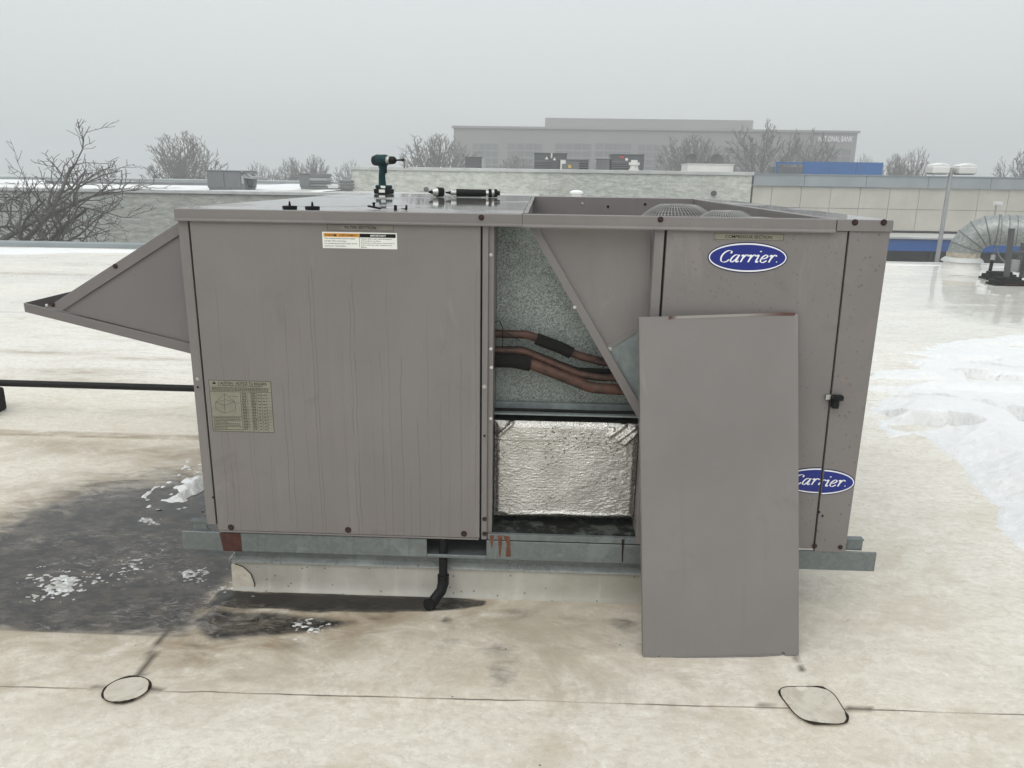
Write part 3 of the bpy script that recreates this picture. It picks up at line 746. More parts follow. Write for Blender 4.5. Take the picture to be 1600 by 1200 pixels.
# cabinet shell behind the panels
m = MB(); m.box(.004, .03, .02, D, .286, ZL); m.box(L-.03, L-.002, .02, D, .286, ZL); m.box(.03, L-.03, D-.02, D, .286, ZL)
m.build('cabinet_wall', M['paint'], unit, bevel=.002)
m = MB(); m.box(.032, .985, .03, D-.022, .288, ZL-.002); m.box(1.53, L-.032, .03, D-.022, .288, 1.20); m.box(.985, 1.53, .185, D-.022, .288, 1.20)
m.build('light_block_core', M['galv_plain'], unit)  # added opaque core that stops light leaking inside the cabinet
# left corner post, filter panel, posts
m = MB(); m.box(0, .033, -.003, .02, .286, ZL-.001); m.build('corner_post', M['paint'], unit, bevel=.002)
fx0, fx1 = .040, .972
m = MB(); m.box(fx0, fx1, -.008, .012, .268, ZL-.002); fp = m.build('filter_panel', M['paint_drip'], unit, bevel=.003)
m = MB(); m.box(fx0+.006, fx1-.002, -.0095, -.004, .262, .2675); m.build('panel_hem', M['paint'], fp, bevel=.001)
m = MB(); m.box(.034, .0395, .004, .012, .288, ZL-.002); m.build('gasket', M['rubber'], unit)
m = MB(); m.box(.9725, .977, .004, .012, .288, ZL-.002); m.build('gasket', M['rubber'], unit)
m = MB(); m.box(.9775, .997, -.004, .02, .262, ZL-.001); m.build('centre_post', M['paint'], unit, bevel=.002)
m = MB(); m.box(.997, 1.014, .006, .010, .284, ZL-.001); m.box(1.011, 1.014, .010, .17, .284, ZL-.001); m.build('opening_jamb', M['paint'], unit, bevel=.001)
m = MB(); m.box(1.519, 1.549, -.004, .02, .262, ZL-.001); m.box(1.519, 1.523, .02, .17, .284, ZL-.001); m.build('centre_post', M['paint'], unit, bevel=.002)
m = MB(); m.box(1.549, 1.556, .004, .012, .288, ZL-.002); m.build('gasket', M['rubber'], unit)
def sx_(z): return 2.115 + (1.347-z)*.0165
zb_ = .266
m = MB(); m.prism([(1.5565, zb_), (sx_(zb_)-.002, zb_), (sx_(ZL)-.002, ZL-.002), (1.5565, ZL-.002)], 'y', -.006, .012)
cp = m.build('compressor_panel', M['paint_speck_light'], unit, bevel=.003)
m = MB(); m.prism([(sx_(.258)+.003, .258), (L+.001, .258), (L+.001, ZL-.0015), (sx_(ZL)+.003, ZL-.0015)], 'y', -.008, .014)
m.box(L-.001, L+.001, .014, .30, .258, ZL-.002)
ep = m.build('corner_panel', M['paint_speck'], unit, bevel=.002)
m = MB(); m.box(2.115, 2.138, .013, .016, .27, ZL-.002); m.build('gasket', M['rubber'], unit)
# top covers
m = MB(); m.box(-.003, 1.103, -.012, D+.01, ZL, ZT); m.build('top_cover', M['wet_top'], unit, bevel=.0035, seg=3)
m = MB(); m.box(-.0035, 1.103, -.0135, -.0122, ZL-.001, ZT-.004); lip = m.build('cover_lip', M['paint'], unit)
m = MB(); m.prism([(-.0135, ZL-.0005), (-.0135, ZL+.003), (-.020, ZL-.002), (-.019, ZL-.006)], 'x', -.0035, 1.103); m.build('drip_edge', M['paint'], lip)
ox0, ox1, oy1 = 1.108, 2.07, 2.2816
m = MB(); m.box(1.1035, ox1+.002, -.015, .010, ZL-.003, ZT)
m.build('fan_well_rim', M['paint'], unit, bevel=.003)
m = MB(); m.prism([(-.015, ZL-.003), (-.015, ZL+.002), (-.021, ZL-.004), (-.020, ZL-.008)], 'x', 1.1045, ox1+.001); m.build('drip_edge', M['paint'], unit)
m = MB(); m.box(1.1035, ox0, .010, .19, ZL-.002, ZT); m.box(1.1035, ox0, .19, oy1, 1.20, ZT); m.box(1.1035, ox1+.001, oy1, D+.01, 1.20, ZT); m.box(ox1, ox1+.004, .010, oy1, 1.20, ZT-.002)
m.build('fan_well_wall', M['paint'], unit, bevel=.002)
m = MB(); m.box(ox0-.003, ox0+.012, .010, .5, ZT, ZT+.002); m.box(ox0-.003, ox0+.012, .5, oy1, ZT, ZT+.002); m.build('well_flange', M['paint'], unit)
m = MB(); m.box(ox1+.0045, L+.004, -.0125, D+.01, ZL-.001, ZT); m.build('corner_cap', M['wet_top'], unit, bevel=.003)
m = MB(); m.box(ox1+.005, L+.0045, -.0140, -.0127, ZL-.0015, ZT-.003); m.build('cap_lip', M['paint'], unit)
m = MB(); m.box(ox0, ox1, .19, oy1, 1.195, 1.202); m.build('fan_deck', M['dark'], unit)
# condenser fan guards: domes of concentric wire rings
for (cx_, cy__, rr_, zp_) in ((1.80, 1.25, .262, 1.389), (1.885, .63, .180, 1.384), (1.885, .215, .175, 1.378)):
    def gz_(t): return zp_ - .16*(t**2.4)*(rr_/.22)
    m = MB()
    for k in range(7):
        t = (k+2)/8; rad = rr_*t
        m.tube([(cx_+rad*math.cos(2*math.pi*i/48), cy__+rad*math.sin(2*math.pi*i/48), gz_(t)) for i in range(49)], .0022, 5, False)
    g_ = m.build('fan_guard', M['guard'], unit, smooth=60)
    m = MB()
    for k in range(60):
        a = 2*math.pi*k/60
        m.tube([(cx_+rr_*t*math.cos(a+.5*t), cy__+rr_*t*math.sin(a+.5*t), gz_(t)+.004) for t in np.linspace(.3, 1, 9)], .0021, 4)
    m.build('guard_wires', M['guard'], g_)['kind'] = 'stuff'
    m = MB(); m.lathe((cx_, cy__, 1.21), (0, 0, 1), [(.09, 0), (.085, .1), (.04, .12)], 20); m.build('fan_motor', M['black'], g_, smooth=40)
    for k in range(4):
        a = k*math.pi/2+.4; ca, sa = math.cos(a), math.sin(a); m = MB()
        m.prism([(cx_+.05*ca, cy__+.05*sa), (cx_+rr_*.9*ca-.05*sa, cy__+rr_*.9*sa+.05*ca), (cx_+rr_*.9*ca+.03*sa, cy__+rr_*.9*sa-.03*ca)], 'z', 1.225, 1.229)
        m.build('fan_blade', M['nickel'], g_)

# inside the opening
def poly(px, Y0, Y1, name, mat, parent=unit, **k):
    m = MB(); m.prism([F(p[0], p[1], Y0) for p in px], 'y', Y0, Y1); return m.build(name, M[mat], parent, **k)
m = MB(); m.box(1.0145, 1.5185, .172, .182, .284, ZL-.001); m.build('liner_wall', M['galv_speckle'], unit)
poly([(820, 345), (834, 345), (1003, 636), (1003, 660), (997, 654)], .032, .044, 'diagonal_brace', 'paint', bevel=.002)
poly([(835, 345), (1016, 345), (1016, 505), (949, 546)], .046, .049, 'partition_sheet', 'paint')
poly([(948, 546), (1016, 506), (1016, 690), (1003, 664), (1003, 640)], .046, .050, 'partition_sheet', 'galv_plain')
poly([(946, 541), (1016, 502), (1016, 506), (949, 548)], .043, .0458, 'sheet_edge', 'paint')
# ledge over the insulated blower box
zA = F(880, 641, .10)[1]; zB = F(880, 649, .10)[1]; zC = F(880, 657, .06)[1]
m = MB(); m.box(1.0145, 1.5185, .09, .170, zB, zB+.006); m.box(1.0145, 1.5185, .150, .171, zB+.006, zA+.01); m.build('ledge', M['galv_plain'], unit, bevel=.001)
m = MB(); m.tube([(1.0145, .115, zB+.012), (1.2, .113, zB+.013), (1.36, .115, zB+.010), (1.5185, .112, zB+.014)], .0055, 8); m.build('cable', M['rubber'], unit, smooth=60)
# foil faced insulation, crinkled
fa, fb = F(772, 658, .06), F(992, 813, .06)
nx_, nz_ = 150, 110
u, v = np.meshgrid(np.linspace(0, 1, nx_), np.linspace(0, 1, nz_))
edge = np.minimum.reduce([u*(fb[0]-fa[0]), (1-u)*(fb[0]-fa[0]), v*(fa[1]-fb[1]), (1-v)*(fa[1]-fb[1])])
xf = 1.0165 + u*(1.5165-1.0165); zf = fb[1] + v*(fa[1]-fb[1])
puff = .010*sstep(0, .02, edge)
cr = .004*(fbm(xf*14, zf*14, 3, 2)-.5) + .0030*np.abs(fbm(xf*42, zf*70, 5, 3)-.5)*2*(.4+1.8*np.abs(u-.45))
fold = 0
for a, b, h in [((.03, .86), (.12, .98), .012), ((.86, .84), (.97, .97), .013), ((.80, .88), (.9, .99), .010), ((.9, .80), (.99, .92), .012), ((.1, .02), (.5, .05), .006), ((.52, .04), (.98, .03), .006)]:
    fold = fold + h*np.exp(-(seg_d(u*.5, v*.36, (a[0]*.5, a[1]*.36), (b[0]*.5, b[1]*.36))/.007)**2)
tape = .002*sstep(.80, .805, v)*(1-.4*sstep(.45, .5, u))
yf = .075 - puff - cr*(.6+.9*np.abs(u-.4)) - fold - tape
zf = zf + .006*(fbm(u*3, v*0, 8)-.5)*sstep(.25, 0, v)*2
V = np.stack([xf.ravel()-1.12, yf.ravel(), zf.ravel()-RZ0], 1)
o = link('foil_insulation', np_mesh('foil_insulation', V, grid_faces(nx_, nz_)[:, ::1]), M['foil'], unit)
sol = o.modifiers.new('solid', 'SOLIDIFY'); sol.thickness = .004; sol.offset = -1
m = MB(); m.box(1.0165, 1.5165, .092, .170, fb[1]+.008, fa[1]-.004); m.build('blower_box', M['insul'], unit)
n = NM('dirty_drain_tray')
M['tray'] = n.fin(n.mix(n.step(n.noise(16, 6, .7), .45, .62), (.010, .011, .010), n.mix(n.noise(40, 3), (.05, .055, .045), (.12, .135, .12))), .6, 0, n.bump(n.noise(50, 4), .4, .005), .2)
m = MB(); m.box(1.0145, 1.5185, .012, .170, .284, .290); m.build('drain_tray', M['tray'], unit)
m = MB(); m.box(1.0, 1.522, -.003, .006, .262, .2838); m.box(1.0, 1.522, .006, .03, .2795, .2838); m.build('sill', M['galv'], unit, bevel=.001)
# refrigerant lines
def pipe(px, Y, r, mat, name, parent=unit, n=10):
    P_ = [Vector((F(p[0], p[1], p[2] if len(p) > 2 else Y)[0], p[2] if len(p) > 2 else Y, F(p[0], p[1], p[2] if len(p) > 2 else Y)[1])) for p in px]
    # smooth the corners
    Q = [P_[0]]
    for i in range(1, len(P_)-1):
        a, b, c = P_[i-1], P_[i], P_[i+1]; k = min(.02, (b-a).length*.4, (c-b).length*.4)
        s_, e_ = b+(a-b).normalized()*k, b+(c-b).normalized()*k
        for j in range(5):
            t = j/4; Q.append(s_*(1-t)**2 + b*2*t*(1-t) + e_*t*t)
    Q.append(P_[-1]); m = MB(); m.tube(Q, r, n); return m.build(name, M[mat], parent, smooth=60)
pa = pipe([(770, 521), (826, 523), (905, 556), (944, 566), (985, 566)], .125, .0145, 'copper', 'refrigerant_line')
pipe([(838, 529), (862, 538), (880, 545), (893, 552)], .122, .0205, 'insul', 'pipe_insulation', pa)
pb = pipe([(770, 548), (818, 549), (902, 584), (935, 590), (990, 590)], .110, .0135, 'copper', 'refrigerant_line')
pipe([(770, 545), (816, 545), (900, 578), (990, 582)], .135, .009, 'insul', 'refrigerant_line')
pc = pipe([(770, 563), (820, 565), (925, 606), (990, 610)], .092, .019, 'copper', 'refrigerant_line')
pipe([(770, 563), (800, 563), (829, 569)], .090, .025, 'insul', 'pipe_insulation', pc)
pipe([(770, 505), (781, 500), (786, 515), (785, 545)], .10, .0012, 'ink', 'wire')
pipe([(770, 515), (790, 519), (812, 532)], .095, .0012, 'ink', 'wire')

# outside air hood on the left end
hy0, hy1 = .045, 1.95
hp = {k: F(p[0], p[1], hy0) for k, p in dict(tt=(277, 352), tb=(277, 369), bl=(297, 551), bt=(297, 535), at=(38, 473), ab=(40, 487), st=(80, 478), sb=(97, 486)).items()}
hp['tt'] = (.003, hp['tt'][1]+.018); hp['bl'] = (.003, hp['bl'][1]-.008); hp['bt'] = (.003, hp['bt'][1]-.008); hp['tb'] = (.003, hp['tb'][1]+.018)
hood = MB(); hood.prism([hp['tb'], hp['bt'], hp['sb']], 'y', hy0+.004, hy0+.008)
hood = hood.build('intake_hood', M['paint_hood'], unit)
m = MB(); m.prism([hp['tb'], hp['bt'], hp['sb']], 'y', hy1-.008, hy1-.004); m.build('hood_side', M['paint_hood'], hood)
m = MB(); m.prism([hp['tt'], hp['tb'], hp['sb'], hp['st']], 'y', hy0-.004, hy0+.003); m.build('hood_top_flange', M['paint_hood'], hood, bevel=.0015)
m = MB(); q = [hp['tt'], hp['st']]; nn_ = (.003, .004)
m.prism([hp['tt'], (hp['tt'][0], hp['tt'][1]+.004), (hp['st'][0], hp['st'][1]+.004), hp['st']], 'y', hy0-.003, hy1); m.build('hood_top', M['paint_hood'], hood)
m = MB(); m.prism([hp['bt'], hp['bl'], hp['ab'], hp['at']], 'y', hy0-.005, hy0+.004)
m.build('hood_bottom_rail', M['paint_hood'], hood, bevel=.0015)
m = MB(); m.prism([hp['bt'], hp['bl'], hp['ab'], hp['at']], 'y', hy1-.004, hy1+.005); m.build('hood_bottom_rail', M['paint_hood'], hood, bevel=.0015)
m = MB(); m.prism([hp['at'], (hp['at'][0]+.004, hp['at'][1]), (hp['ab'][0]+.004, hp['ab'][1]), hp['ab']], 'y', hy0+.005, hy1); 
m.prism([hp['ab'], (hp['ab'][0], hp['ab'][1]+.003), (hp['bl'][0], hp['bl'][1]+.003), hp['bl']], 'y', hy0+.005, hy1); m.build('hood_trough', M['paint_hood'], hood)
screw(180, 416, hy0-.005, hood); screw(82, 476, hy0-.006, hood); screw(73, 477, hy0-.004, hood, 'steel', .004)

# fasteners
for p in [(361, 824), (544, 828), (725, 834)]: screw(*p, -.0085, unit, r=.0085)
for p in [(757, 834), (757, 811)]: screw(*p, -.0045, unit, r=.0062)
for p in [(752, 340)]: screw(*p, -.0138, unit, r=.007)
for p in [(1032, 343)]: screw(*p, -.0155, unit, r=.007)
for p in [(1336, 347.5), (1381, 347.5)]: screw(*p, -.0145, unit, r=.0075)
for p in [(1273, 853), (1313, 855)]: screw(*p, -.0085, unit, r=.0065)
for p in [(757, 604)]: screw(*p, -.0045, unit, 'nickel', .006)
for p in [(757, 681), (309, 605), (333, 777), (1280, 800), (1285, 806)]: screw(*p, -.0088, unit, 'ink', .0028)
screw(309, 592, -.004, unit, 'nickel', .0055)
for p in [(767, 398), (767, 545), (768, 574), (767, 654)]: screw(*p, .0055, unit, 'steel', .0045)
screw(898, 480, .031, unit, 'steel', .0045); screw(953, 545, .042, unit, 'nickel', .006)
for p in [(910, 318), (950, 323), (1008, 319)]: screw(*p, oy1-.001, unit, 'ink' if p[0] != 910 else 'steel', .006)
# door latch
lx, lz = F(1300, 619)
m = MB(); m.box(lx-.026, lx-.008, -.016, -.006, lz-.009, lz+.009); lat = m.build('latch', M['nickel'], unit, bevel=.002)
m = MB(); m.box(lx-.008, lx+.028, -.030, -.009, lz-.008, lz+.009); m.box(lx-.006, lx+.014, -.034, -.009, lz-.034, lz-.008); m.build('latch_lever', M['black'], lat, bevel=.003)

# condensate drain below the fork slot
dx = F(690, 880, -.02)[0]
dz0 = .105
ex = G(676, 950)
m = MB(); m.tube([(dx, .035, .30), (dx, .02, .19), (dx+.003, .0, dz0)], .0155, 12); dp = m.build('drain_pipe', M['black'], unit, smooth=50)
m = MB(); m.tube([(dx+.003, .0, dz0+.012), (dx+.003, -.002, dz0-.02), (dx-.004, -.014, dz0-.045), (dx-.028, -.03, .032), (dx-.040, -.040, .022)], [.021, .021, .0195, .019, .019], 12)
m.tube([(dx-.036, -.034, .022), (dx-.046, -.052, .026)], [.022, .022], 12); m.build('drain_elbow', M['black'], dp, smooth=50)

# stickers ---------------------------------------------------------
def plate(x0, x1, z0, z1, y, mat, name, parent=unit, t=.0006):
    m = MB(); m.box(x0, x1, y-t, y, z0, z1); return m.build(name, M[mat], parent)
yp = -.0081
a_, b_ = F(512, 353), F(616, 362)
pl = plate(a_[0], b_[0], 1.3245, 1.3435, yp, 'grey_label', 'name_plate')
m = MB(); x0, x1 = a_[0], b_[0]
m.box(x0, x1, yp-.0009, yp-.0006, 1.3430, 1.3436); m.box(x0, x1, yp-.0009, yp-.0006, 1.3244, 1.3250); m.box(x0, x0+.001, yp-.0009, yp-.0006, 1.3250, 1.3430); m.box(x1-.001, x1, yp-.0009, yp-.0006, 1.3250, 1.3430)
m.build('plate_border', M['ink'], pl)
text_mesh('lettering', 'FILTER SECTION', M['ink'], pl, (x0+x1)/2, yp-.0009, 1.3340, width=.10, height=.0088)
wl0, wl1, wz0, wz1 = .467, .706, 1.268, 1.319
wl = plate(wl0, wl1, wz0, wz1, yp, 'white_label', 'warning_sticker')
mid = wl0 + (wl1-wl0)*.50
plate(wl0+.004, mid-.0015, wz1-.0155, wz1-.0035, yp-.0007, 'orange_label', 'orange_header', wl, .0002)
plate(mid+.0005, wl1-.004, wz1-.0155, wz1-.0035, yp-.0007, 'ink', 'black_header', wl, .0002)
text_mesh('lettering', 'WARNING   AVERTISSEMENT', M['ink'], wl, (wl0+mid)/2, yp-.0011, wz1-.0095, width=.104, height=.0062)
tx_ = wl0+.041
m = MB(); m.prism([(tx_-.0045, wz1-.0135), (tx_+.0045, wz1-.0135), (tx_, wz1-.0045)], 'y', yp-.0012, yp-.0010); m.build('warning_triangle', M['ink'], wl)
text_mesh('lettering', 'IMPORTANT', M['white_label'], wl, (mid+wl1)/2, yp-.0011, wz1-.0095, width=.05, height=.0065)
for i, t_ in enumerate(['This compartment must be closed', 'except when servicing.', 'Ce compartiment doit rester fermé', "sauf pour l'entretien."]):
    text_mesh('lettering', t_, M['ink'], wl, wl0+.006, yp-.0009, wz1-.0205-i*.0078, width=len(t_)*.00318, height=.0050, align='L')
for i, t_ in enumerate(['Replace filters with equal dimensions', 'that as given on filter.', "Remplacez les filtres par d'autres de la", 'même taille que celle indiquée sur le', 'filtre.']):
    text_mesh('lettering', t_, M['ink'], wl, mid+.004, yp-.0009, wz1-.0202-i*.0064, width=len(t_)*.00268, height=.0042, align='L')
m = MB(); m.box(mid-.0012, mid-.0002, yp-.0009, yp-.0006, wz0+.004, wz1-.004); m.build('divider', M['ink'], wl)
yc = -.0061
a_, b_ = F(1115, 366), F(1223, 375)
pl2 = plate(a_[0], b_[0], 1.3165, 1.3355, yc, 'tan_label', 'name_plate')
m = MB(); x0, x1 = a_[0], b_[0]
m.box(x0, x1, yc-.0009, yc-.0006, 1.3350, 1.3356); m.box(x0, x1, yc-.0009, yc-.0006, 1.3164, 1.3170); m.box(x0, x0+.001, yc-.0009, yc-.0006, 1.3170, 1.3350); m.box(x1-.001, x1, yc-.0009, yc-.0006, 1.3170, 1.3350)
m.build('plate_border', M['ink'], pl2)
text_mesh('lettering', 'COMPRESSOR SECTION', M['ink'], pl2, (x0+x1)/2, yc-.0009, 1.3262, width=.145, height=.0095)
# riggers notice
r0, r1, rz0, rz1 = .056, .268, .640, .822
rg = plate(r0, r1, rz0, rz1, yp, 'tan_label', 'rigging_notice')
W_, H_ = r1-r0, rz1-rz0
def rb(m, u0, u1, v0, v1): m.box(r0+u0*W_, r0+u1*W_, yp-.0009, yp-.0006, rz1-v1*H_, rz1-v0*H_)
m = MB(); rb(m, 0, 1, 0, .008); rb(m, 0, 1, .992, 1); rb(m, 0, .006, .008, .992); rb(m, .994, 1, .008, .992); rb(m, .006, .994, .215, .222); rb(m, .49, .496, .222, .992); rb(m, .006, .49, .70, .706)
for k in (.60, .66, .75, .83, .91): rb(m, k, k+.003, .23, .985)
for k in range(12): rb(m, .50, .99, .27+k*.058, .2725+k*.058)
m.build('ruled_lines', M['ink_faded'], rg)
text_mesh('lettering', 'CAUTION - NOTICE TO RIGGERS', M['ink'], rg, r0+W_*.54, yp-.0009, rz1-H_*.055, width=W_*.78, height=H_*.05)
m = MB(); m.prism([(r0+W_*.05, rz1-H_*.075), (r0+W_*.12, rz1-H_*.075), (r0+W_*.085, rz1-H_*.028)], 'y', yp-.0009, yp-.0006); m.build('warning_triangle', M['ink'], rg)
text_mesh('lettering', 'ALL PANELS MUST BE IN PLACE WHEN RIGGING', M['ink'], rg, r0+W_*.5, yp-.0009, rz1-H_*.102, width=W_*.72, height=H_*.026)
rng = random.Random(3); m = MB()
def greek(u0, u1, v, h):
    x = u0
    while x < u1-.01:
        w_ = rng.uniform(.012, .035); rb(m, x, min(x+w_, u1), v, v+h); x += w_+.009
for v_ in (.135, .16, .185): greek(.04, .96, v_, .014)
for k in range(9): greek(.03, .47 if k % 4 != 3 else .25, .72+k*.029, .013)
for k in range(24):
    vv_ = .235+k*.0305
    greek(.515, .585, vv_, .017); greek(.672, .735, vv_, .017)
    if k % 2: greek(.775, .815, vv_, .014); greek(.855, .895, vv_, .014)
m.build('small_print', M['ink_faded'], rg)
m = MB()   # line drawing of a slung unit
def seg_line(a, b, w_=.004):
    p, q_ = np.array((r0+a[0]*W_, rz1-a[1]*H_)), np.array((r0+b[0]*W_, rz1-b[1]*H_)); d = q_-p; d = d/np.linalg.norm(d); nn = np.array((-d[1], d[0]))*w_*W_/2
    m.prism([tuple(p+nn), tuple(q_+nn), tuple(q_-nn), tuple(p-nn)], 'y', yp-.0009, yp-.0006)
for a, b in [((.08, .43), (.22, .48)), ((.22, .48), (.40, .42)), ((.40, .42), (.25, .375)), ((.25, .375), (.08, .43)), ((.08, .43), (.08, .56)), ((.22, .48), (.22, .64)), ((.40, .42), (.40, .57)), ((.08, .56), (.22, .64)), ((.22, .64), (.40, .57)),
             ((.08, .43), (.24, .26)), ((.40, .42), (.24, .26)), ((.22, .48), (.24, .26)), ((.30, .30), (.46, .31)), ((.42, .43), (.47, .44))]: seg_line(a, b)
m.build('rigging_drawing', M['ink_faded'], rg)

# oval badges with script lettering, drawn with a broad nib
GL = {'C': (1.06, [[(.93, 1.18), (.97, 1.38), (.86, 1.52), (.62, 1.55), (.34, 1.36), (.13, .95), (.10, .48), (.24, .10), (.52, -.03), (.80, .10), (.98, .34)]]),
      'a': (1.0, [[(.74, .86), (.56, .99), (.34, .92), (.14, .60), (.09, .25), (.18, .02), (.36, .05), (.56, .34), (.72, .75)], [(.80, 1.0), (.72, .55), (.66, .14), (.74, -.01), (.92, .16)]]),
      'r': (.76, [[(.06, .80), (.17, .97), (.26, .93), (.24, .60), (.16, 0.0)], [(.21, .42), (.38, .82), (.55, 1.0), (.70, .93), (.69, .80)]]),
      'i': (.50, [[(.06, .80), (.18, .97), (.26, .92), (.20, .45), (.16, .10), (.24, -.02), (.40, .14)], [(.30, 1.40), (.34, 1.54)]]),
      'e': (.84, [[(.12, .44), (.38, .50), (.62, .64), (.67, .84), (.54, 1.0), (.34, .92), (.15, .62), (.10, .25), (.22, .0), (.46, .0), (.72, .24)]])}
def catmull(P, n=7):
    P = [np.array(p, float) for p in P]; P = [2*P[0]-P[1]] + P + [2*P[-1]-P[-2]]; o = []
    for i in range(1, len(P)-2):
        for k in range(n):
            t = k/n; a, b, c, d = P[i-1:i+3]
            o.append(.5*((2*b)+(-a+c)*t+(2*a-5*b+4*c-d)*t*t+(-a+3*b-3*c+d)*t**3))
    o.append(P[-2]); return o
def badge(cx, cz, hw, hh, y, clip=None, dz=0.0):
    """clip: None, ('L', x) or ('R', x)"""
    def keep(pts):
        if clip is None: return pts
        s, xc = clip; o = []
        ins = (lambda p: p[0] <= xc) if s == 'L' else (lambda p: p[0] >= xc)
        for i in range(len(pts)):
            a, b = pts[i-1], pts[i]
            if ins(a) != ins(b):
                t = (xc-a[0])/(b[0]-a[0]); o.append((xc, a[1]+t*(b[1]-a[1])))
            if ins(b): o.append(b)
        return o
    def ell(k, k2=None): return keep(ellipse_pts(cx, cz+dz, hw*k, hh*(k2 or k), 72))
    m = MB(); m.prism(ell(1), 'y', y-.0015, y); bd = m.build('logo_badge', M['navy_badge'], unit)
    m = MB(); m.prism(ell(.975, .94), 'y', y-.0019, y-.0015); m.build('badge_ring', M['badge_white'], bd)
    m = MB(); m.prism(ell(.945, .84), 'y', y-.0023, y-.0019); m.build('badge_field', M['blue_badge'], bd)
    adv = sum(GL[c_][0] for c_ in 'Carrier'); sc = hw*2*.70/adv; xo = cx - hw*.715; hs = hh*2*.385/1.6
    m = MB(); k_ = 0
    for c_ in 'Carrier':
        for st in GL[c_][1]:
            P_ = catmull(st); k_ += 1; yy = y-.0024-.00004*k_
            vv = []
            for i, p in enumerate(P_):
                t = P_[min(i+1, len(P_)-1)]-P_[max(i-1, 0)]; t = t/(np.linalg.norm(t)+1e-9); nr2 = np.array((-t[1], t[0]))
                wv = .024 + .066*abs(nr2@np.array((.90, -.35)))
                if len(st) == 2: wv = .085
                for s_ in (-1, 1):
                    q_ = p+nr2*wv*s_; zz = -.34*hs/1.0*0 + q_[1]*hs - hh*.30
                    vv.append((xo + (q_[0]+.20*(q_[1]))*sc, yy, cz+dz+zz+ .02*hh*(xo+q_[0]*sc-cx)/hw))
            ff = [(2*i, 2*i+1, 2*i+3, 2*i+2) for i in range(len(P_)-1)]
            if clip:
                ff = [f_ for f_ in ff if ((sum(vv[j][0] for j in f_)/4 <= clip[1]) == (clip[0] == 'L'))]
            m.add(vv, ff)
        xo += GL[c_][0]*sc
    if not clip or clip[0] == 'R':
        m.lathe((cx+hw*.735, y-.0023, cz+dz-hh*.25), (0, -1, 0), [(.0018, 0), (.0018, .0003)], 10)
    m.build('lettering', M['badge_white'], bd, recalc=False)
badge(1.812, 1.2625, .124, .0475, -.0062)
zc = .518
badge(2.118, zc, .1225, .0475, -.0062, ('L', sx_(zc)-.005), .002)
badge(2.118, zc, .1225, .0475, -.0082, ('R', sx_(zc)+.005), -.001)

# ------------------------------------------------------------------ curb under the unit
curb = thing('roof_curb', (1.0, .05, 0), 'cream membrane clad curb with galvanised flashing below the unit', 'curb')
cx0, cx1, cy0, cy1 = .055, 1.985, .050, 2.2
m = MB(); prof = [(cy0-.016, .0), (cy0-.010, .006), (cy0-.004, .018), (cy0-.001, .04), (cy0, .125), (cy0+.3, .125), (cy0+.3, 0)]
m.prism([(cy0-.018, -.004), (cy0-.016, .004), (cy0-.011, .011), (cy0-.005, .022), (cy0-.001, .045), (cy0, .128), (cy1, .128), (cy1, -.004)], 'x', cx0, cx1)
m.build('curb_membrane', M['curb'], curb, smooth=40)
m = MB(); m.box(cx0+.012, cx1-.012, cy0+.004, cy1-.01, .128, RZ0-.002); m.build('curb_flashing', M['galv'], curb)
m = MB(); m.prism([(cy0+.008, .142), (cy0-.012, .126), (cy0-.012, .119), (cy0-.008, .119), (cy0-.008, .1225), (cy0+.008, .1375)], 'x', cx0+.004, cx1)
m.prism([(cx0+.016, .141), (cx0-.012, .125), (cx0-.012, .1185), (cx0-.008, .1185), (cx0-.006, .1225), (cx0+.016, .1365)], 'y', cy0-.0025, cy1)
m.build('flashing_lip', M['lip_steel'], curb)
m = MB(); m.prism([(cx0-.004, .004), (cx0+.075, .004), (cx0+.079, .03), (cx0+.068, .07), (cx0+.04, .098), (cx0+.012, .108), (cx0-.002, .105)], 'y', cy0-.0065, cy0+.002)
cpch = m.build('corner_patch', M['patch'], curb, bevel=.002)
m = MB(); m.tube([(cx0+.077, cy0-.007, .004), (cx0+.081, cy0-.007, .03), (cx0+.069, cy0-.006, .071), (cx0+.041, cy0-.006, .099), (cx0+.012, cy0-.006, .109)], .0016, 6); m.build('sealant_bead', M['seal'], cpch)

# ------------------------------------------------------------------ access panel leaning on the unit
Bc, Tc = np.array((1.779, -.272, .004)), np.array((1.7315, -.036, 1.082))
ud = (Tc-Bc); Hp = np.linalg.norm(ud); ud = ud/Hp
wd_ = np.array((1, .075, .016)); wd_ = wd_-ud*(wd_@ud); wd_ = wd_/np.linalg.norm(wd_); nd = np.cross(wd_, ud); nd = -nd if nd[1] > 0 else nd
pan = thing('access_panel', (float(Bc[0]), float(Bc[1]), 0), 'removed plain taupe access panel leaning against the unit', 'panel')
pan.matrix_world = Matrix(((wd_[0], -nd[0], ud[0], Bc[0]), (wd_[1], -nd[1], ud[1], Bc[1]), (wd_[2], -nd[2], ud[2], Bc[2]), (0, 0, 0, 1)))
ORG[pan] = Vector((0, 0, 0)); hwp = .2545
def notch(xc, r=.006, h=.012):
    return [(xc-r, 0), (xc-r, h-r)] + [(xc+r*math.cos(math.pi-math.pi*k/6), h-r+r*math.sin(math.pi*k/6)) for k in range(1, 6)] + [(xc+r, h-r), (xc+r, 0)]
pts = [(-hwp, 0.004)] + [(-hwp+.004, 0)] + notch(-hwp+.048) + notch(hwp-.052) + [(hwp-.003, 0), (hwp, .003), (hwp, Hp), (-hwp, Hp)]
m = MB(); m.prism(pts, 'y', 0, .0016); sh = m.build('panel_sheet', M['paint_door'], pan)
m = MB(); m.box(-hwp+.062, hwp-.066, -.0022, -.0002, .0005, .0055); m.build('bottom_hem', M['paint'], pan)
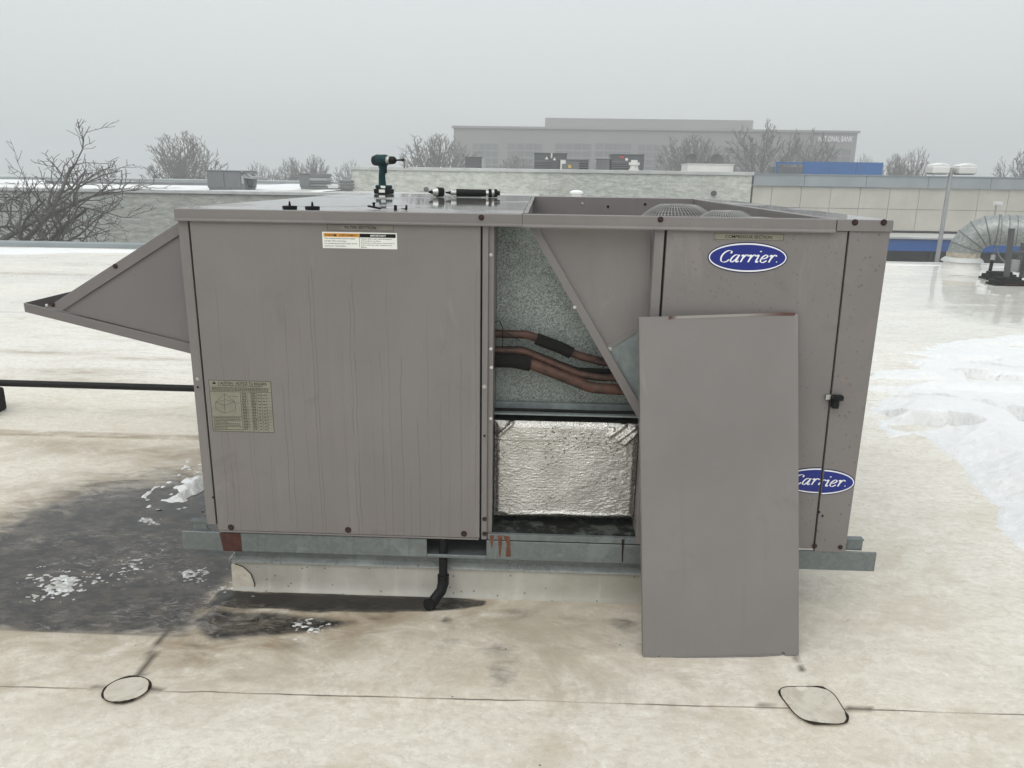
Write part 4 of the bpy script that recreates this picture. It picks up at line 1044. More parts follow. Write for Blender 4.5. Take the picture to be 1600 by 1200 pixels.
m = MB(); m.box(-hwp, -hwp+.002, .0016, .024, .01, Hp-.004); m.box(hwp-.002, hwp, .0016, .024, .01, Hp-.004); m.build('side_flange', M['paint_door'], pan)
m = MB(); m.box(-hwp+.002, hwp-.002, .0016, .020, Hp-.003, Hp); m.build('top_flange', M['paint_door'], pan)
m = MB(); m.box(-hwp+.01, hwp-.01, .0017, .02, .012, Hp-.01); m.build('panel_liner', M['dark'], pan)
n = NM('panel_edge_rust')
xyz = n.sep(); ed = n.math('MAXIMUM', n.step(xyz[0], .08, .235), n.step(xyz[0], -.130, -.158))
k_ = n.math('MULTIPLY', n.math('POWER', ed, .7), n.step(n.noise(22, 5, .7, n.map((.5, 1, 1))), .28, .52))
M['edge_rust'] = n.fin(n.mix(k_, (.27, .25, .225), (.075, .026, .014)), .6, 0)
m = MB(); m.prism([(-hwp+.093, Hp-.010), (-hwp+.105, Hp-.0085), (hwp-.09, Hp-.004), (hwp-.012, Hp-.005), (hwp-.008, Hp+.003), (hwp-.05, Hp+.005), (-hwp+.095, Hp+.0005)], 'y', -.0012, .0015); m.build('rusty_edge_strip', M['edge_rust'], pan)

# ------------------------------------------------------------------ gas pipe on the left
gy = 2.0
A_, B_ = AT(-220, 592, gy), AT(305, 607, gy)
zg = float(A_[2]+B_[2])/2
gp = thing('gas_pipe', (-2.2, gy, 0), 'thin black gas pipe running to the left end of the unit', 'pipe')
m = MB(); m.tube([(float(A_[0])-6, gy, float(A_[2])), (float(A_[0]), gy, float(A_[2])), (float(B_[0])+.0, gy, float(B_[2])), (.02, gy, float(B_[2]))], .021, 14); m.build('pipe_run', M['black'], gp, smooth=50)
sxp = AT(-12, 620, gy)[0]
m = MB(); m.box(sxp-.30, sxp, gy-.12, gy+.12, .01, float(A_[2])-.06); m.build('support_block', M['rubber'], gp, bevel=.015)
m = MB(); m.box(sxp-.29, sxp-.02, gy-.03, gy+.03, float(A_[2])-.06, float(A_[2])-.022); m.build('support_channel', M['galv'], gp)
m = MB(); m.tube([(sxp-.15, gy, float(A_[2])), (sxp-.12, gy, float(A_[2]))], .026, 14); m.build('pipe_clamp', M['galv'], gp)

# ------------------------------------------------------------------ tools and small parts lying on the unit
zt = ZT + .0006
def onTop(px, py): return G(px, py, ZT)
# cordless driver standing on its battery
dxx, dyy = .20, 2.28
S = .00388
dr = thing('cordless_drill', (dxx, dyy, zt), 'teal and black cordless drill standing upright on its battery', 'power tool')
ca, sa = math.cos(R(-28)), math.sin(R(-28))     # points right and a little towards the viewer
def dv(l, t_, h): return (dxx+l*ca-t_*sa, dyy+l*sa+t_*ca, zt+h)
def dbox(m, l0, l1, t0, t1, h0, h1):
    vv = [dv(l0, t0, h0), dv(l1, t0, h0), dv(l1, t1, h0), dv(l0, t1, h0), dv(l0, t0, h1), dv(l1, t0, h1), dv(l1, t1, h1), dv(l0, t1, h1)]
    m.add(vv, [(0,3,2,1),(4,5,6,7),(0,1,5,4),(1,2,6,5),(2,3,7,6),(3,0,4,7)]); return m
m = dbox(MB(), -.045, .060, -.036, .036, 0, .030); bat = m.build('battery', M['black'], dr, bevel=.008, seg=3)
m = dbox(MB(), .0, .045, -.0375, -.036, .008, .026); m.build('battery_label', M['white_label'], bat)
m = dbox(MB(), -.035, .050, -.033, .033, .030, .052); m.build('handle_foot', M['teal'], dr, bevel=.008, seg=3)
m = dbox(MB(), .012, .046, -.0345, -.033, .034, .048); m.build('maker_plate', M['white_label'], dr)
m = MB(); m.tube([dv(-.002, 0, .045), dv(-.004, 0, .08), dv(-.004, 0, .11), dv(.004, 0, .140), dv(.004, 0, .165)], [.0235, .021, .0205, .022, .028], 14); m.build('handle', M['teal'], dr, smooth=50)
m = dbox(MB(), .018, .032, -.007, .007, .120, .148); m.build('trigger', M['black'], dr, bevel=.003)
m = MB(); m.tube([dv(-.058, 0, .193), dv(-.055, 0, .193), dv(-.02, 0, .195), dv(.03, 0, .195), dv(.045, 0, .195)], [.018, .030, .0335, .0335, .027], 18); m.build('motor_housing', M['teal'], dr, smooth=40)
m = MB(); m.tube([dv(-.062, 0, .193), dv(-.03, 0, .195)], [.028, .0345], 18); m.build('rear_cap', M['black'], dr, smooth=40)
m = MB(); m.tube([dv(.045, 0, .195), dv(.052, 0, .195), (dv(.066, 0, .195))], [.026, .027, .024], 18); m.build('collar', M['nickel'], dr, smooth=40)
m = MB(); m.tube([dv(.066, 0, .195), dv(.090, 0, .195), dv(.100, 0, .195)], [.0235, .022, .014], 16); m.build('chuck', M['black'], dr, smooth=40)
m = MB(); m.tube([dv(.098, 0, .196), dv(.165, 0, .197)], .005, 8); m.tube([dv(.152, 0, .197), dv(.170, 0, .197)], .008, 8); m.build('bit_shaft', M['black'], dr, smooth=40)
m = MB(); m.tube([dv(.166, 0, .150), dv(.166, 0, .192), dv(.172, 0, .204), dv(.182, 0, .204), dv(.188, 0, .194), dv(.188, 0, .152)], .0055, 8); m.build('bit_hook', M['nickel'], dr, smooth=40)
# nut driver with ribbed end, lying flat
def lying(name, label, cat, p0, p1, prof, parts):
    a, b = Vector((p0[0], p0[1], zt)), Vector((p1[0], p1[1], zt)); t = thing(name, (a.x, a.y, zt), label, cat)
    d = b-a
    for pn, u0, u1, r0_, r1_, mt in parts:
        m = MB(); rb_ = max(r0_, r1_)
        hz = Vector((0, 0, prof))
        m.tube([a+d*u0+hz, a+d*u1+hz], [r0_, r1_], 14); m.build(pn, M[mt], t, smooth=40)
    return t
lying('hand_tool', 'long black handled hand tool with ribbed end lying flat', 'tool', onTop(696, 308), onTop(781, 309), .023,
      [('tip', 0, .10, .004, .009, 'black'), ('steel_neck', .10, .20, .015, .012, 'steel'), ('handle', .20, .74, .021, .019, 'black'), ('steel_band', .74, .79, .013, .013, 'steel'),
       ('ribbed_grip', .79, .84, .023, .023, 'rubber'), ('ribbed_grip', .845, .89, .022, .022, 'nickel'), ('ribbed_grip', .895, .95, .022, .021, 'rubber'), ('end_cap', .95, 1.0, .014, .012, 'black')])
lying('tool_bit', 'short silver and black bit holder lying beside the hand tool', 'tool', onTop(670, 308), onTop(692, 308), .026,
      [('nose', 0, .22, .005, .010, 'black'), ('steel_cone', .22, .55, .015, .024, 'steel'), ('black_sleeve', .55, 1.0, .026, .024, 'black')])
def cap(px, py, label):
    x, y = onTop(px, py); y = max(y, .03)
    t = thing('push_clip', (x, y, zt), label, 'clip', 'round clips on the unit top')
    m = MB(); m.lathe((x, y, zt), (0, 0, 1), [(.023, 0), (.0235, .004), (.024, .010), (.021, .0105), (.018, .004)], 20); m.build('cap_disc', M['black'], t, smooth=40)
    m = MB(); m.lathe((x, y, zt), (0, 0, 1), [(.005, 0), (.004, .016), (.002, .025)], 8); m.build('pin', M['black'], t, smooth=40)
cap(453, 327, 'left of two black round clips with upright pins on the unit top')
cap(487, 328, 'right of two black round clips with upright pins on the unit top')
x, y = onTop(585, 328); y = max(y, .03)
t = thing('wing_bolt', (x, y, zt), 'black wing bolt lying tilted near the front edge below the drill', 'bolt')
m = MB(); m.obox((x, y, zt+.008), (.98, 0, -.17), (0, 1, 0), (.17, 0, .98), .022, .007, .003); m.build('wing', M['black'], t, bevel=.002)
m = MB(); m.tube([(x-.002, y, zt+.006), (x-.001, y, zt+.018)], .004, 8); m.lathe((x-.001, y, zt+.017), (0, 0, 1), [(.003, 0), (.0055, .002), (.0055, .005), (.003, .007)], 10); m.build('knob', M['black'], t, smooth=40)
x, y = onTop(618, 329); y = max(y, .03)
t = thing('rubber_plug', (x, y, zt), 'small black rounded plug standing near the front edge', 'plug')
m = MB(); m.lathe((x, y, zt), (0, 0, 1), [(.0052, 0), (.0052, .012), (.0038, .016), (.001, .0175)], 12); m.build('plug_body', M['rubber'], t, smooth=50)
m = MB(); m.lathe((x, y, zt), (0, 0, 1), [(.0062, 0), (.0062, .0025)], 12); m.build('plug_foot', M['black'], t)
x, y = onTop(632, 329); y = max(y, .03)
t = thing('flange_screw', (x, y, zt), 'small dark cone headed screw lying on its side', 'screw')
m = MB(); m.tube([(x-.010, y, zt+.008), (x+.004, y, zt+.008)], [.003, .0075], 10); m.build('shank', M['nickel'], t, smooth=40)
m = MB(); m.tube([(x+.004, y, zt+.009), (x+.009, y, zt+.009)], .0085, 12); m.build('head', M['black'], t, smooth=40)

# ================================================================== ROOF FURNITURE TO THE RIGHT
# spiral duct rising from the roof and turning towards the right
db = np.array((*G(1501, 421), 0.0))
dd = np.array((.90, -.43, 0.0)); dd /= np.linalg.norm(dd)
duct = thing('spiral_duct', (float(db[0]), float(db[1]), 0), 'galvanised spiral duct elbow coming up through the far right roof', 'duct')
dr_ = .262
m = MB(); m.lathe(tuple(db), (0, 0, 1), [(.37, .0), (.315, .015), (.30, .10), (.30, .17)], 28); m.build('roof_boot', M['white_metal'], duct, smooth=40)
m = MB(); m.lathe((db[0], db[1], 0), (0, 0, 1), [(.345, .15), (.325, .185), (.272, .225)], 28, False); m.build('storm_collar', M['coping'], duct, smooth=30)
Re = .45; zc0 = .25
m = MB(); m.lathe((db[0], db[1], 0), (0, 0, 1), [(dr_+.006, .20), (dr_+.008, .31)], 28, False); m.build('sealing_tape', M['tape'], duct, smooth=40)
def elbow(a):      # a 0..90 deg
    return db + np.array((0, 0, zc0)) + dd*(Re*(1-math.cos(a))) + np.array((0, 0, Re*math.sin(a)))
lift = np.array((0, 0, .02))
ng = 5
for k in range(ng):
    a0, a1 = R(90)*k/ng, R(90)*(k+1)/ng
    m = MB(); vv = []; sd_ = np.cross(dd, np.array((0, 0, 1.0)))
    for a_ in (a0, a1):
        rr2 = dd*math.cos(a_)-np.array((0, 0, math.sin(a_)))
        vv += [tuple(elbow(a_)+lift+(sd_*math.cos(2*math.pi*i/32)+rr2*math.sin(2*math.pi*i/32))*dr_) for i in range(32)]
    m.add(vv, [(i, (i+1) % 32, 32+(i+1) % 32, 32+i) for i in range(32)]); m.build('elbow_gore', M['duct'], duct, smooth=40)
    tdir = (elbow(a1+.01)-elbow(a1-.01)); tdir /= np.linalg.norm(tdir); c_ = elbow(a1)+lift
    m = MB(); m.lathe(tuple(c_), tuple(tdir), [(dr_-.004, -.011), (dr_+.010, -.007), (dr_+.010, .007), (dr_-.004, .011)], 28, False); m.build('gore_seam', M['rtu'], duct, smooth=40)
e0 = elbow(R(90))+lift; ln = 3.6
m = MB(); m.tube([tuple(e0), tuple(e0+dd*ln)], dr_, 32, False); m.build('duct_run', M['duct'], duct, smooth=40)
m = MB(); path = []
turns = 30
u_ = np.array((0, 0, 1.0)); v_ = np.cross(dd, u_)
for i in range(turns*18):
    a = 2*math.pi*i/18; path.append(tuple(e0+dd*(.02+(ln-.04)*i/(turns*18)) + (u_*math.cos(a)+v_*math.sin(a))*(dr_+.001)))
m.tube(path, .008, 4, False); m.build('spiral_seam', M['rtu'], duct, smooth=60)
for u0 in (.62, 1.9, 3.0):
    m = MB(); c_ = e0+dd*u0; m.lathe(tuple(c_), tuple(dd), [(dr_, -.03), (dr_+.012, -.028), (dr_+.012, .028), (dr_, .03)], 28, False); m.build('joint_band', M['duct'], duct, smooth=40)
# strut stand with rubber feet
sb_ = np.array((*G(1572, 447), 0.0))
st = thing('duct_stand', (float(sb_[0]), float(sb_[1]), 0), 'black strut stand on ribbed rubber feet below the spiral duct', 'stand')
def foot(c, ang):
    ca_, sa_ = math.cos(ang), math.sin(ang); m = MB()
    for (hx_, hy_, z0_, z1_) in ((.25, .13, 0.004, .05), (.22, .11, .05, .10), (.17, .08, .10, .14)):
        m.obox((c[0], c[1], (z0_+z1_)/2), (ca_, sa_, 0), (-sa_, ca_, 0), (0, 0, 1), hx_, hy_, (z1_-z0_)/2)
    f_ = m.build('rubber_foot', M['rubber'], st, bevel=.01)
    m = MB(); m.obox((c[0]+.132*sa_, c[1]-.132*ca_, .045), (ca_, sa_, 0), (-sa_, ca_, 0), (0, 0, 1), .12, .003, .004); m.build('red_reflector', M['red_dark'], f_)
foot(sb_, 0.0); f2 = sb_+np.array((.62, .05, 0)); foot(f2, 0.0); f3 = sb_+np.array((.30, .75, 0)); foot(f3, 0.0)
def strut(a, b, w_=.032):
    a, b = Vector(a), Vector(b); d = (b-a); ln_ = d.length; d.normalize(); s_ = d.cross(Vector((0, 1, 0))).normalized(); t_ = d.cross(s_)
    m = MB(); m.obox(tuple((a+b)/2), tuple(s_), tuple(t_), tuple(d), w_, w_, ln_/2); m.build('strut', M['rtu_d'], st, bevel=.004)
t1 = AT(1581, 357, float(sb_[1]))
strut((sb_[0]-.02, sb_[1], .13), (float(t1[0]), sb_[1], float(t1[2])))
strut((sb_[0]+.25, sb_[1]+.02, .13), (sb_[0]+.27, sb_[1]+.02, .62), .05)
strut((f2[0], f2[1], .13), (f2[0], f2[1], .9)); strut((f3[0]+.3, f3[1], .13), (f3[0]+.3, f3[1], .6))
zbar = .50
strut((sb_[0]-.02, sb_[1]+.05, zbar), (f2[0]+.4, f2[1]+.0, zbar), .022)
m = MB(); m.obox((sb_[0]+.12, sb_[1]+.10, .30), (1, 0, 0), (0, 1, 0), (0, 0, 1), .06, .04, .09); m.build('junction_box', M['rtu_l'], st, bevel=.006)
# conduit stub in front of the duct
cb = G(1546, 427)
t = thing('conduit_stub', (cb[0], cb[1], 0), 'short dark conduit with pale top and cable beside the duct stand', 'conduit')
m = MB(); m.tube([(cb[0], cb[1], 0), (cb[0]+.01, cb[1], .23)], .028, 10); m.build('conduit', M['black'], t, smooth=50)
m = MB(); m.tube([(cb[0]+.01, cb[1], .23), (cb[0]+.015, cb[1], .32)], .035, 10); m.build('conduit_head', M['rtu_l'], t, smooth=50)
m = MB(); m.tube([(cb[0]+.015, cb[1], .32), (cb[0]+.03, cb[1], .48), (cb[0]+.10, cb[1]-.02, .30), (cb[0]+.24, cb[1]-.2, .1), (cb[0]+.5, cb[1]-.3, .05)], .014, 8); m.build('cable', M['rtu'], t, smooth=60)
# white vent pipe behind the unit
vp = AT(901, 298, 9.0)
t = thing('vent_pipe', (float(vp[0]), 9.0, 0), 'white capped vent pipe just showing above the unit top', 'vent')
m = MB(); m.lathe((float(vp[0]), 9.0, 0), (0, 0, 1), [(.09, 0), (.07, .05), (.07, float(vp[2])-.04)], 16); m.build('stack', M['white_metal'], t, smooth=40)
m = MB(); m.lathe((float(vp[0]), 9.0, float(vp[2])-.04), (0, 0, 1), [(.095, 0), (.10, .02), (.06, .045), (.01, .05)], 16); m.build('vent_cap', M['snow'], t, smooth=40)

# ================================================================== BUILDINGS BEYOND
GZ = -6.0
# long low building on the left
lb = thing('block_building', (-14, 30, GZ), 'long low building with pale painted rough block wall on the left', 'building')
m = MB(); m.box(-48, 1.0, 30, 62, GZ, .62); m.build('wall', M['block_shaded'], lb)
m = MB(); m.box(-48.1, 1.0, 29.9, 30.35, .62, .76); m.build('coping', M['coping'], lb, bevel=.02)
m = MB(); m.box(-48.1, -9.3, 61.6, 62.1, .5, .86); m.build('back_parapet', M['coping_grey'], lb)
m = MB(); m.box(-48.1, -9.3, 61.55, 62.15, .86, .93); m.build('back_coping', M['coping'], lb)
m = MB(); m.box(-48, 1.0, 30.35, 61.5, .621, .64); m.build('roof_deck', M['roofing'], lb)
m = MB(); m.box(-30, -17.5, 46.0, 46.3, .64, .86); m.build('roof_curb', M['rtu'], lb)
def h_lb(x, y):
    return .06*sstep(.42, .56, fbm(x*.13, y*.09, 77)+.05*sstep(35, 46, y)) - .012
xs, ys = np.arange(-47, -9.4, .35), np.arange(33, 61.4, .5)
X_, Y_ = np.meshgrid(xs, ys); H = h_lb(X_, Y_); F_ = grid_faces(len(xs), len(ys))
F_ = F_[H.ravel()[F_].max(1) > 0]; us, iv = np.unique(F_.ravel(), return_inverse=True)
tag(link('snow', np_mesh('snow', np.stack([X_.ravel(), Y_.ravel(), H.ravel()+.645], 1)[us], iv.reshape(F_.shape).astype(np.int32)), M['snow']), 'patches of snow on the low left building roof', 'snow', kind='stuff')
# raised middle block
a_, b_ = AT(550, 263, 40), AT(1175, 271, 40); mx0, mx1, mz = float(a_[0]), float(b_[0]), 1.84
mb_ = thing('block_building', ((mx0+mx1)/2, 40, GZ), 'taller pale painted block building behind the unit top', 'building')
m = MB(); m.box(mx0, mx1, 39.9, 39.99, GZ, mz-.10); m.box(mx0, mx1, 40, 64, GZ, mz-.6); m.build('wall', M['block'], mb_)
m = MB(); m.box(mx0, mx0+.3, 39.99, 64, mz-.6, mz-.1); m.box(mx1-.3, mx1, 39.99, 64, mz-.6, mz-.1); m.box(mx0+.3, mx1-.3, 39.991, 40.3, mz-.6, mz-.1); m.build('parapet', M['block'], mb_)
m = MB(); m.box(mx0-.08, mx1+.08, 39.82, 40.35, mz-.10, mz+.08); m.build('coping', M['coping'], mb_, bevel=.02)
def disc_vent(px, py, r_px, parent, name='wall_vent'):
    p = AT(px, py, 39.88); r_ = r_px/1197*42
    m = MB(); m.lathe(tuple(p), (0, -1, 0), [(r_, 0), (r_, .12), (r_*.8, .16)], 16); m.build(name, M['rtu_d'], parent, smooth=40)
disc_vent(1115, 302, 4.2, mb_); disc_vent(666, 296, 3.6, mb_)
# right building in beige panels
ry = 40.02
rx0 = float(AT(1178, 273, ry)[0]); rx1 = 42.0
rbld = thing('panel_building', (20, ry, GZ), 'beige panelled building with grey fascia and blue canopy on the right', 'building')
m = MB(); m.box(rx0, rx1, ry+.06, ry+20, GZ, 1.20); m.build('wall', M['joint'], rbld)
colw = 1.54; zr = [(-.975, .118), (.139, 1.226)]
x = rx0+.01; k = 0
while x < 32:
    w_ = colw if k else 1.02
    for z0_, z1_ in zr:
        m = MB(); m.box(x+.012, x+w_-.012, ry, ry+.055, z0_, z1_); m.build('wall_panel', M['beige'], rbld)
    x += w_; k += 1
x = rx0-.02; k = 0
while x < 32:
    w_ = 3.21 if k else 2.65
    m = MB(); m.box(x+.01, x+w_-.01, ry-.14, ry+.30, 1.242, 1.80); m.build('fascia_panel', M['fascia'], rbld, bevel=.01)
    x += w_; k += 1
m = MB(); m.box(rx0-.05, 30, ry-.18, ry+.34, 1.802, 1.862); m.build('coping', M['coping_grey'], rbld)
m = MB(); m.box(rx0, 30, ry-.05, ry+.05, -1.08, -.98); m.build('painted_shadow_gap', M['ink'], rbld)  # solid black strip painted as the shadow line below the panels
cz0, cz1 = -1.46, -.93
m = MB(); m.box(rx0-2, 30, 33.0, 33.12, cz0, cz1); can = m.build('canopy_band', M['blue'], rbld)
m = MB(); m.box(rx0-2, 30, 32.9, 33.3, cz1, cz1+.10); m.build('canopy_coping', M['coping'], can, bevel=.015)
m = MB(); m.box(rx0-2, 30, 33.3, 40.0, cz1-.30, cz1-.17); m.build('canopy_roof', M['roofing'], can)
m = MB(); m.box(rx0-2, 30, 33.13, 36.9, cz0, cz0+.05); m.build('canopy_soffit', M['rtu_l'], can)
for k in range(11):
    xa = rx0-1.5+k*2.4
    m = MB(); m.box(xa+.05, xa+2.35, 36.6, 36.7, GZ, cz0-.02); m.build('storefront_pane', M['glass_dark'], rbld)
    m = MB(); m.box(xa-.05, xa+.05, 36.5, 36.75, GZ, cz0-.02); m.build('mullion', M['rtu_d'], rbld)
pz = AT(1559, 318, 34.5)
t = thing('wall_light', (float(pz[0]), 34.5, cz1-.1), 'small light on a thin pole in front of the beige panels', 'light')
m = MB(); m.tube([(float(pz[0])-.05, 34.5, cz1-.1), (float(pz[0])-.05, 34.5, float(pz[2])-.08)], .04, 8); m.build('pole', M['rtu_l'], t)
m = MB(); m.box(float(pz[0])-.14, float(pz[0])+.16, 34.35, 34.65, float(pz[2])-.08, float(pz[2])+.08); m.build('lamp_head', M['white_metal'], t, bevel=.02)
# blue rooftop screen on the right building
bx0, bx1, bx2 = float(AT(1213, 260, 44)[0]), float(AT(1256, 255, 44)[0]), float(AT(1380, 260, 44)[0])
t = thing('roof_screen', (bx1, 44, 1.2), 'bright blue rooftop screen wall above the grey fascia', 'screen')
zs0, zs1 = 1.2, float(AT(1300, 253, 44)[2])
nseg = 3
for k in range(nseg):
    m = MB(); xa, xb = bx1+(bx2-bx1)*k/nseg, bx1+(bx2-bx1)*(k+1)/nseg
    m.prism([(xa+.008, zs0), (xb-.008, zs0), (xb-.008 - (.06 if k == nseg-1 else 0)*0, zs1-.05*k/nseg*0), (xa+.008, zs1)], 'y', 44, 44.12); m.build('screen_panel', M['blue_pale'], t)
m = MB(); m.box(bx0, bx1-.01, 44.02, 44.14, zs1-.16, zs1-.04); m.box(bx0, bx0+.12, 44.02, 44.14, zs0, zs1-.16); m.build('screen_frame', M['blue_pale'], t)
m = MB(); m.box(bx0+.12, bx1-.02, 45.2, 45.9, zs0, zs1-.30); m.build('equipment_box', M['rtu'], t)
m = MB(); m.box(bx1, bx2, 44.12, 47, zs0, zs0+.1); m.build('screen_base', M['rtu'], t)

# ------------------------------------------------------------------ rooftop machines beyond
def rtu(name, label, px0, px1, pyt, Y, depth, z0, mat='rtu', cat='rooftop unit', group=None, parts=()):
    a, b = AT(px0, pyt, Y), AT(px1, pyt, Y); x0, x1, z1 = float(a[0]), float(b[0]), float(a[2]+b[2])/2
    t = thing(name, ((x0+x1)/2, Y, z0), label, cat, group)
    W, H = x1-x0, z1-z0
    m = MB(); m.box(x0, x1, Y, Y+depth, z0+.12, z1-.05); m.build('cabinet', M[mat], t, bevel=.03)
    m = MB(); m.box(x0-.04, x1+.04, Y-.04, Y+depth+.04, z1-.05, z1); m.build('lid', M[mat], t, bevel=.01)
    m = MB(); m.box(x0+.05, x1-.05, Y+.05, Y+depth-.05, z0, z0+.12); m.build('base_rail', M['galv'], t)
    for (nm, u0, u1, v0, v1, mt) in parts:
        m = MB(); m.box(x0+u0*W, x0+u1*W, Y-.03, Y-.003, z0+v0*H, z0+v1*H); o = m.build(nm, M[mt], t)
        if nm == 'grille':
            m = MB(); nn2 = 7
            for k in range(nn2):
                zz = z0+(v0+(v1-v0)*(k+.5)/nn2)*H
                m.box(x0+u0*W, x0+u1*W, Y-.05, Y-.031, zz-.02, zz+.02)
            s_ = m.build('slats', M['rtu'], o); s_['kind'] = 'stuff'
    return t, x0, x1, z0, z1
LZ = .64
t, x0, x1, z0, z1 = rtu('rooftop_unit', 'grey box unit with flared hood on the low left building roof', 322, 381, 266, 36, 1.6, LZ, 'rtu', parts=[('panel', .05, .45, .15, .9, 'rtu'), ('panel', .48, .9, .15, .9, 'rtu'), ('vent_cover', .92, .985, .35, .75, 'rtu_l')])
m = MB(); m.prism([(x1-.2, z1-.01), (x1+.42, z1-.32), (x1+.42, z1-.40), (x1+.003, z1-.35), (x1+.003, z1-.05)], 'y', 35.9, 37.4); m.build('hood', M['rtu_l'], t)
m = MB(); m.lathe((x1+.004, 36.6, z0+.48), (1, 0, 0), [(.34, 0), (.34, .25), (.30, .28)], 20); m.build('fan_drum', M['rtu_d'], t, smooth=40)
t, x0, x1, z0, z1 = rtu('exhaust_unit', 'grey box with stacked pale louvre tiers on the low left building roof', 467, 484, 271, 42, 1.2, LZ, 'rtu', 'exhaust unit')
xb = float(AT(511, 280, 42)[0]); hh_ = z1-z0
for k, (q0, q1, wv_) in enumerate([(.04, .16, .06), (.20, .36, -.05), (.40, .50, .08), (.54, .74, .0), (.78, .99, -.03)]):
    m = MB(); m.box(x1+.01-wv_*.3, xb+wv_, 41.9-wv_, 43.1, z0+q0*hh_, z0+q1*hh_); m.build('louvre_tier', M['rtu_l'] if k % 2 else M['rtu'], t, bevel=.015)
m = MB(); m.box(x1+.05, xb-.08, 42.0, 43.0, z0, z0+.97*hh_); m.build('core', M['rtu_d'], t)
t, x0, x1, z0, z1 = rtu('exhaust_unit', 'small pale tiered exhaust beside the taller block wall', 530, 547, 281, 38.5, .8, LZ, 'rtu_l', 'exhaust unit')
for q0 in (.25, .5, .75):
    m = MB(); m.box(x0-.05, x1+.05, 38.42, 39.3, z0+q0*(z1-z0), z0+(q0+.1)*(z1-z0)); m.build('louvre_tier', M['rtu'], t, bevel=.01)
t, *_ = rtu('roof_hatch', 'low white hatch between the exhausts on the left roof', 512, 529, 289, 40, 1.0, LZ, 'white_metal', 'hatch')
MZ = mz-.6
rtu('rooftop_unit', 'small dark cabinet alone at left on the taller roof', 727, 752, 245, 46, 1.2, MZ, 'rtu_d', parts=[('disconnect_box', 1.03, 1.26, .55, .96, 'rtu_l'), ('panel', .06, .94, .3, .94, 'rtu_d')])
t, x0, x1, z0, z1 = rtu('rooftop_unit', 'dark unit with two white triangle stickers on the taller roof', 835, 886, 239, 46, 2.0, MZ, 'rtu_d', parts=[('grille', .02, .50, .28, .68, 'ink'), ('hood', .0, .52, .70, .74, 'rtu'), ('panel', .54, .76, .1, .95, 'rtu_d'), ('panel', .78, .99, .1, .95, 'rtu_d')])
for u_, v_ in ((.38, .78), (.62, .75)):
    cx_, czz = x0+u_*(x1-x0), z0+v_*(z1-z0)
    m = MB(); m.prism([(cx_-.10, czz), (cx_+.10, czz), (cx_, czz+.17)], 'y', 45.93, 45.94); m.build('triangle_sticker', M['white_label'], t)
m = MB(); m.tube([(x0+.53*(x1-x0), 45.9, z1-.02), (x0+.53*(x1-x0), 45.88, z1-.30)], .05, 8); m.build('white_tag', M['white_metal'], t)
t, x0, x1, z0, z1 = rtu('rooftop_unit', 'low unit with yellow sticker beside the dark unit', 876, 920, 249, 44, 1.6, MZ, 'rtu', parts=[('yellow_sticker', .28, .38, .62, .76, 'yellow'), ('white_sticker', .0, .18, .8, .98, 'white_metal'), ('white_sticker', .0, .05, .2, .8, 'white_metal'), ('grille', .66, .99, .2, .92, 'ink')])
t, x0, x1, z0, z1 = rtu('rooftop_unit', 'plain brownish grey cabinet left of the unit with the red badge', 933, 953, 248, 46, 1.6, MZ, 'rtu', parts=[('panel', .15, .95, .2, .95, 'rtu')])
m = MB(); m.prism([(x0-.25, z0+.1), (x0-.002, z0+.1), (x0-.002, z1-.05), (x0-.06, z1-.05)], 'y', 46.1, 47.4); m.build('hood', M['rtu_l'], t)
rtu('rooftop_unit', 'dark unit with a red badge on the taller roof', 956, 1007, 241, 46, 2.0, MZ, 'rtu_d', parts=[('grille', .04, .52, .25, .70, 'ink'), ('hood', .02, .54, .72, .76, 'rtu'), ('red_badge', .24, .38, .86, .93, 'red'), ('white_sticker', .42, .50, .78, .86, 'white_label'), ('panel', .56, .98, .1, .95, 'rtu_d')])
vx = AT(991, 256, 43.5)
t = thing('mushroom_vent', (float(vx[0]), 43.5, MZ), 'white mushroom vent in front of the red badged unit', 'vent')
zt_ = float(AT(991, 250, 43.5)[2])
for k, (r_, q0, q1) in enumerate([(.30, .0, .10), (.22, .10, .45), (.30, .45, .62), (.24, .62, .78), (.32, .78, .90), (.20, .90, 1.0)]):
    m = MB(); m.lathe((float(vx[0]), 43.5, MZ), (0, 0, 1), [(r_, q0*(zt_-MZ)), (r_*.96, q1*(zt_-MZ)-.003)], 18); m.build('vent_tier', M['white_metal'], t, smooth=40)
t, x0, x1, z0, z1 = rtu('roof_curb_box', 'long white box on the taller roof carrying two dark dishes', 1075, 1147, 256, 45, 2.2, MZ, 'white_metal', 'roof box', parts=[('panel', .02, .19, .2, .9, 'white_metal'), ('panel', .21, .98, .2, .9, 'white_metal')])
for k, (pxx, tl) in enumerate(((1081, .45), (1120, .1))):
    p = AT(pxx, 251, 46)
    t = thing('dish', (float(p[0]), 46, z1), 'dark round dish on the %s end of the long white roof box' % ('left' if k == 0 else 'right'), 'dish', 'dark dishes on the white roof box')
    nv = Vector((-tl, -.8, .35)).normalized()
    m = MB(); m.lathe((float(p[0]), 46, z1+.22), tuple(nv), [(.02, .0), (.18, .015), (.28, .05), (.34, .10), (.345, .11), (.335, .115), (.27, .065), (.02, .02)], 24, False); m.build('reflector', M['rtu_d'], t, smooth=50)
    m = MB(); m.tube([(float(p[0]), 46.05, z1), (float(p[0]), 46.02, z1+.22)], .04, 8); m.build('stem', M['rtu'], t)

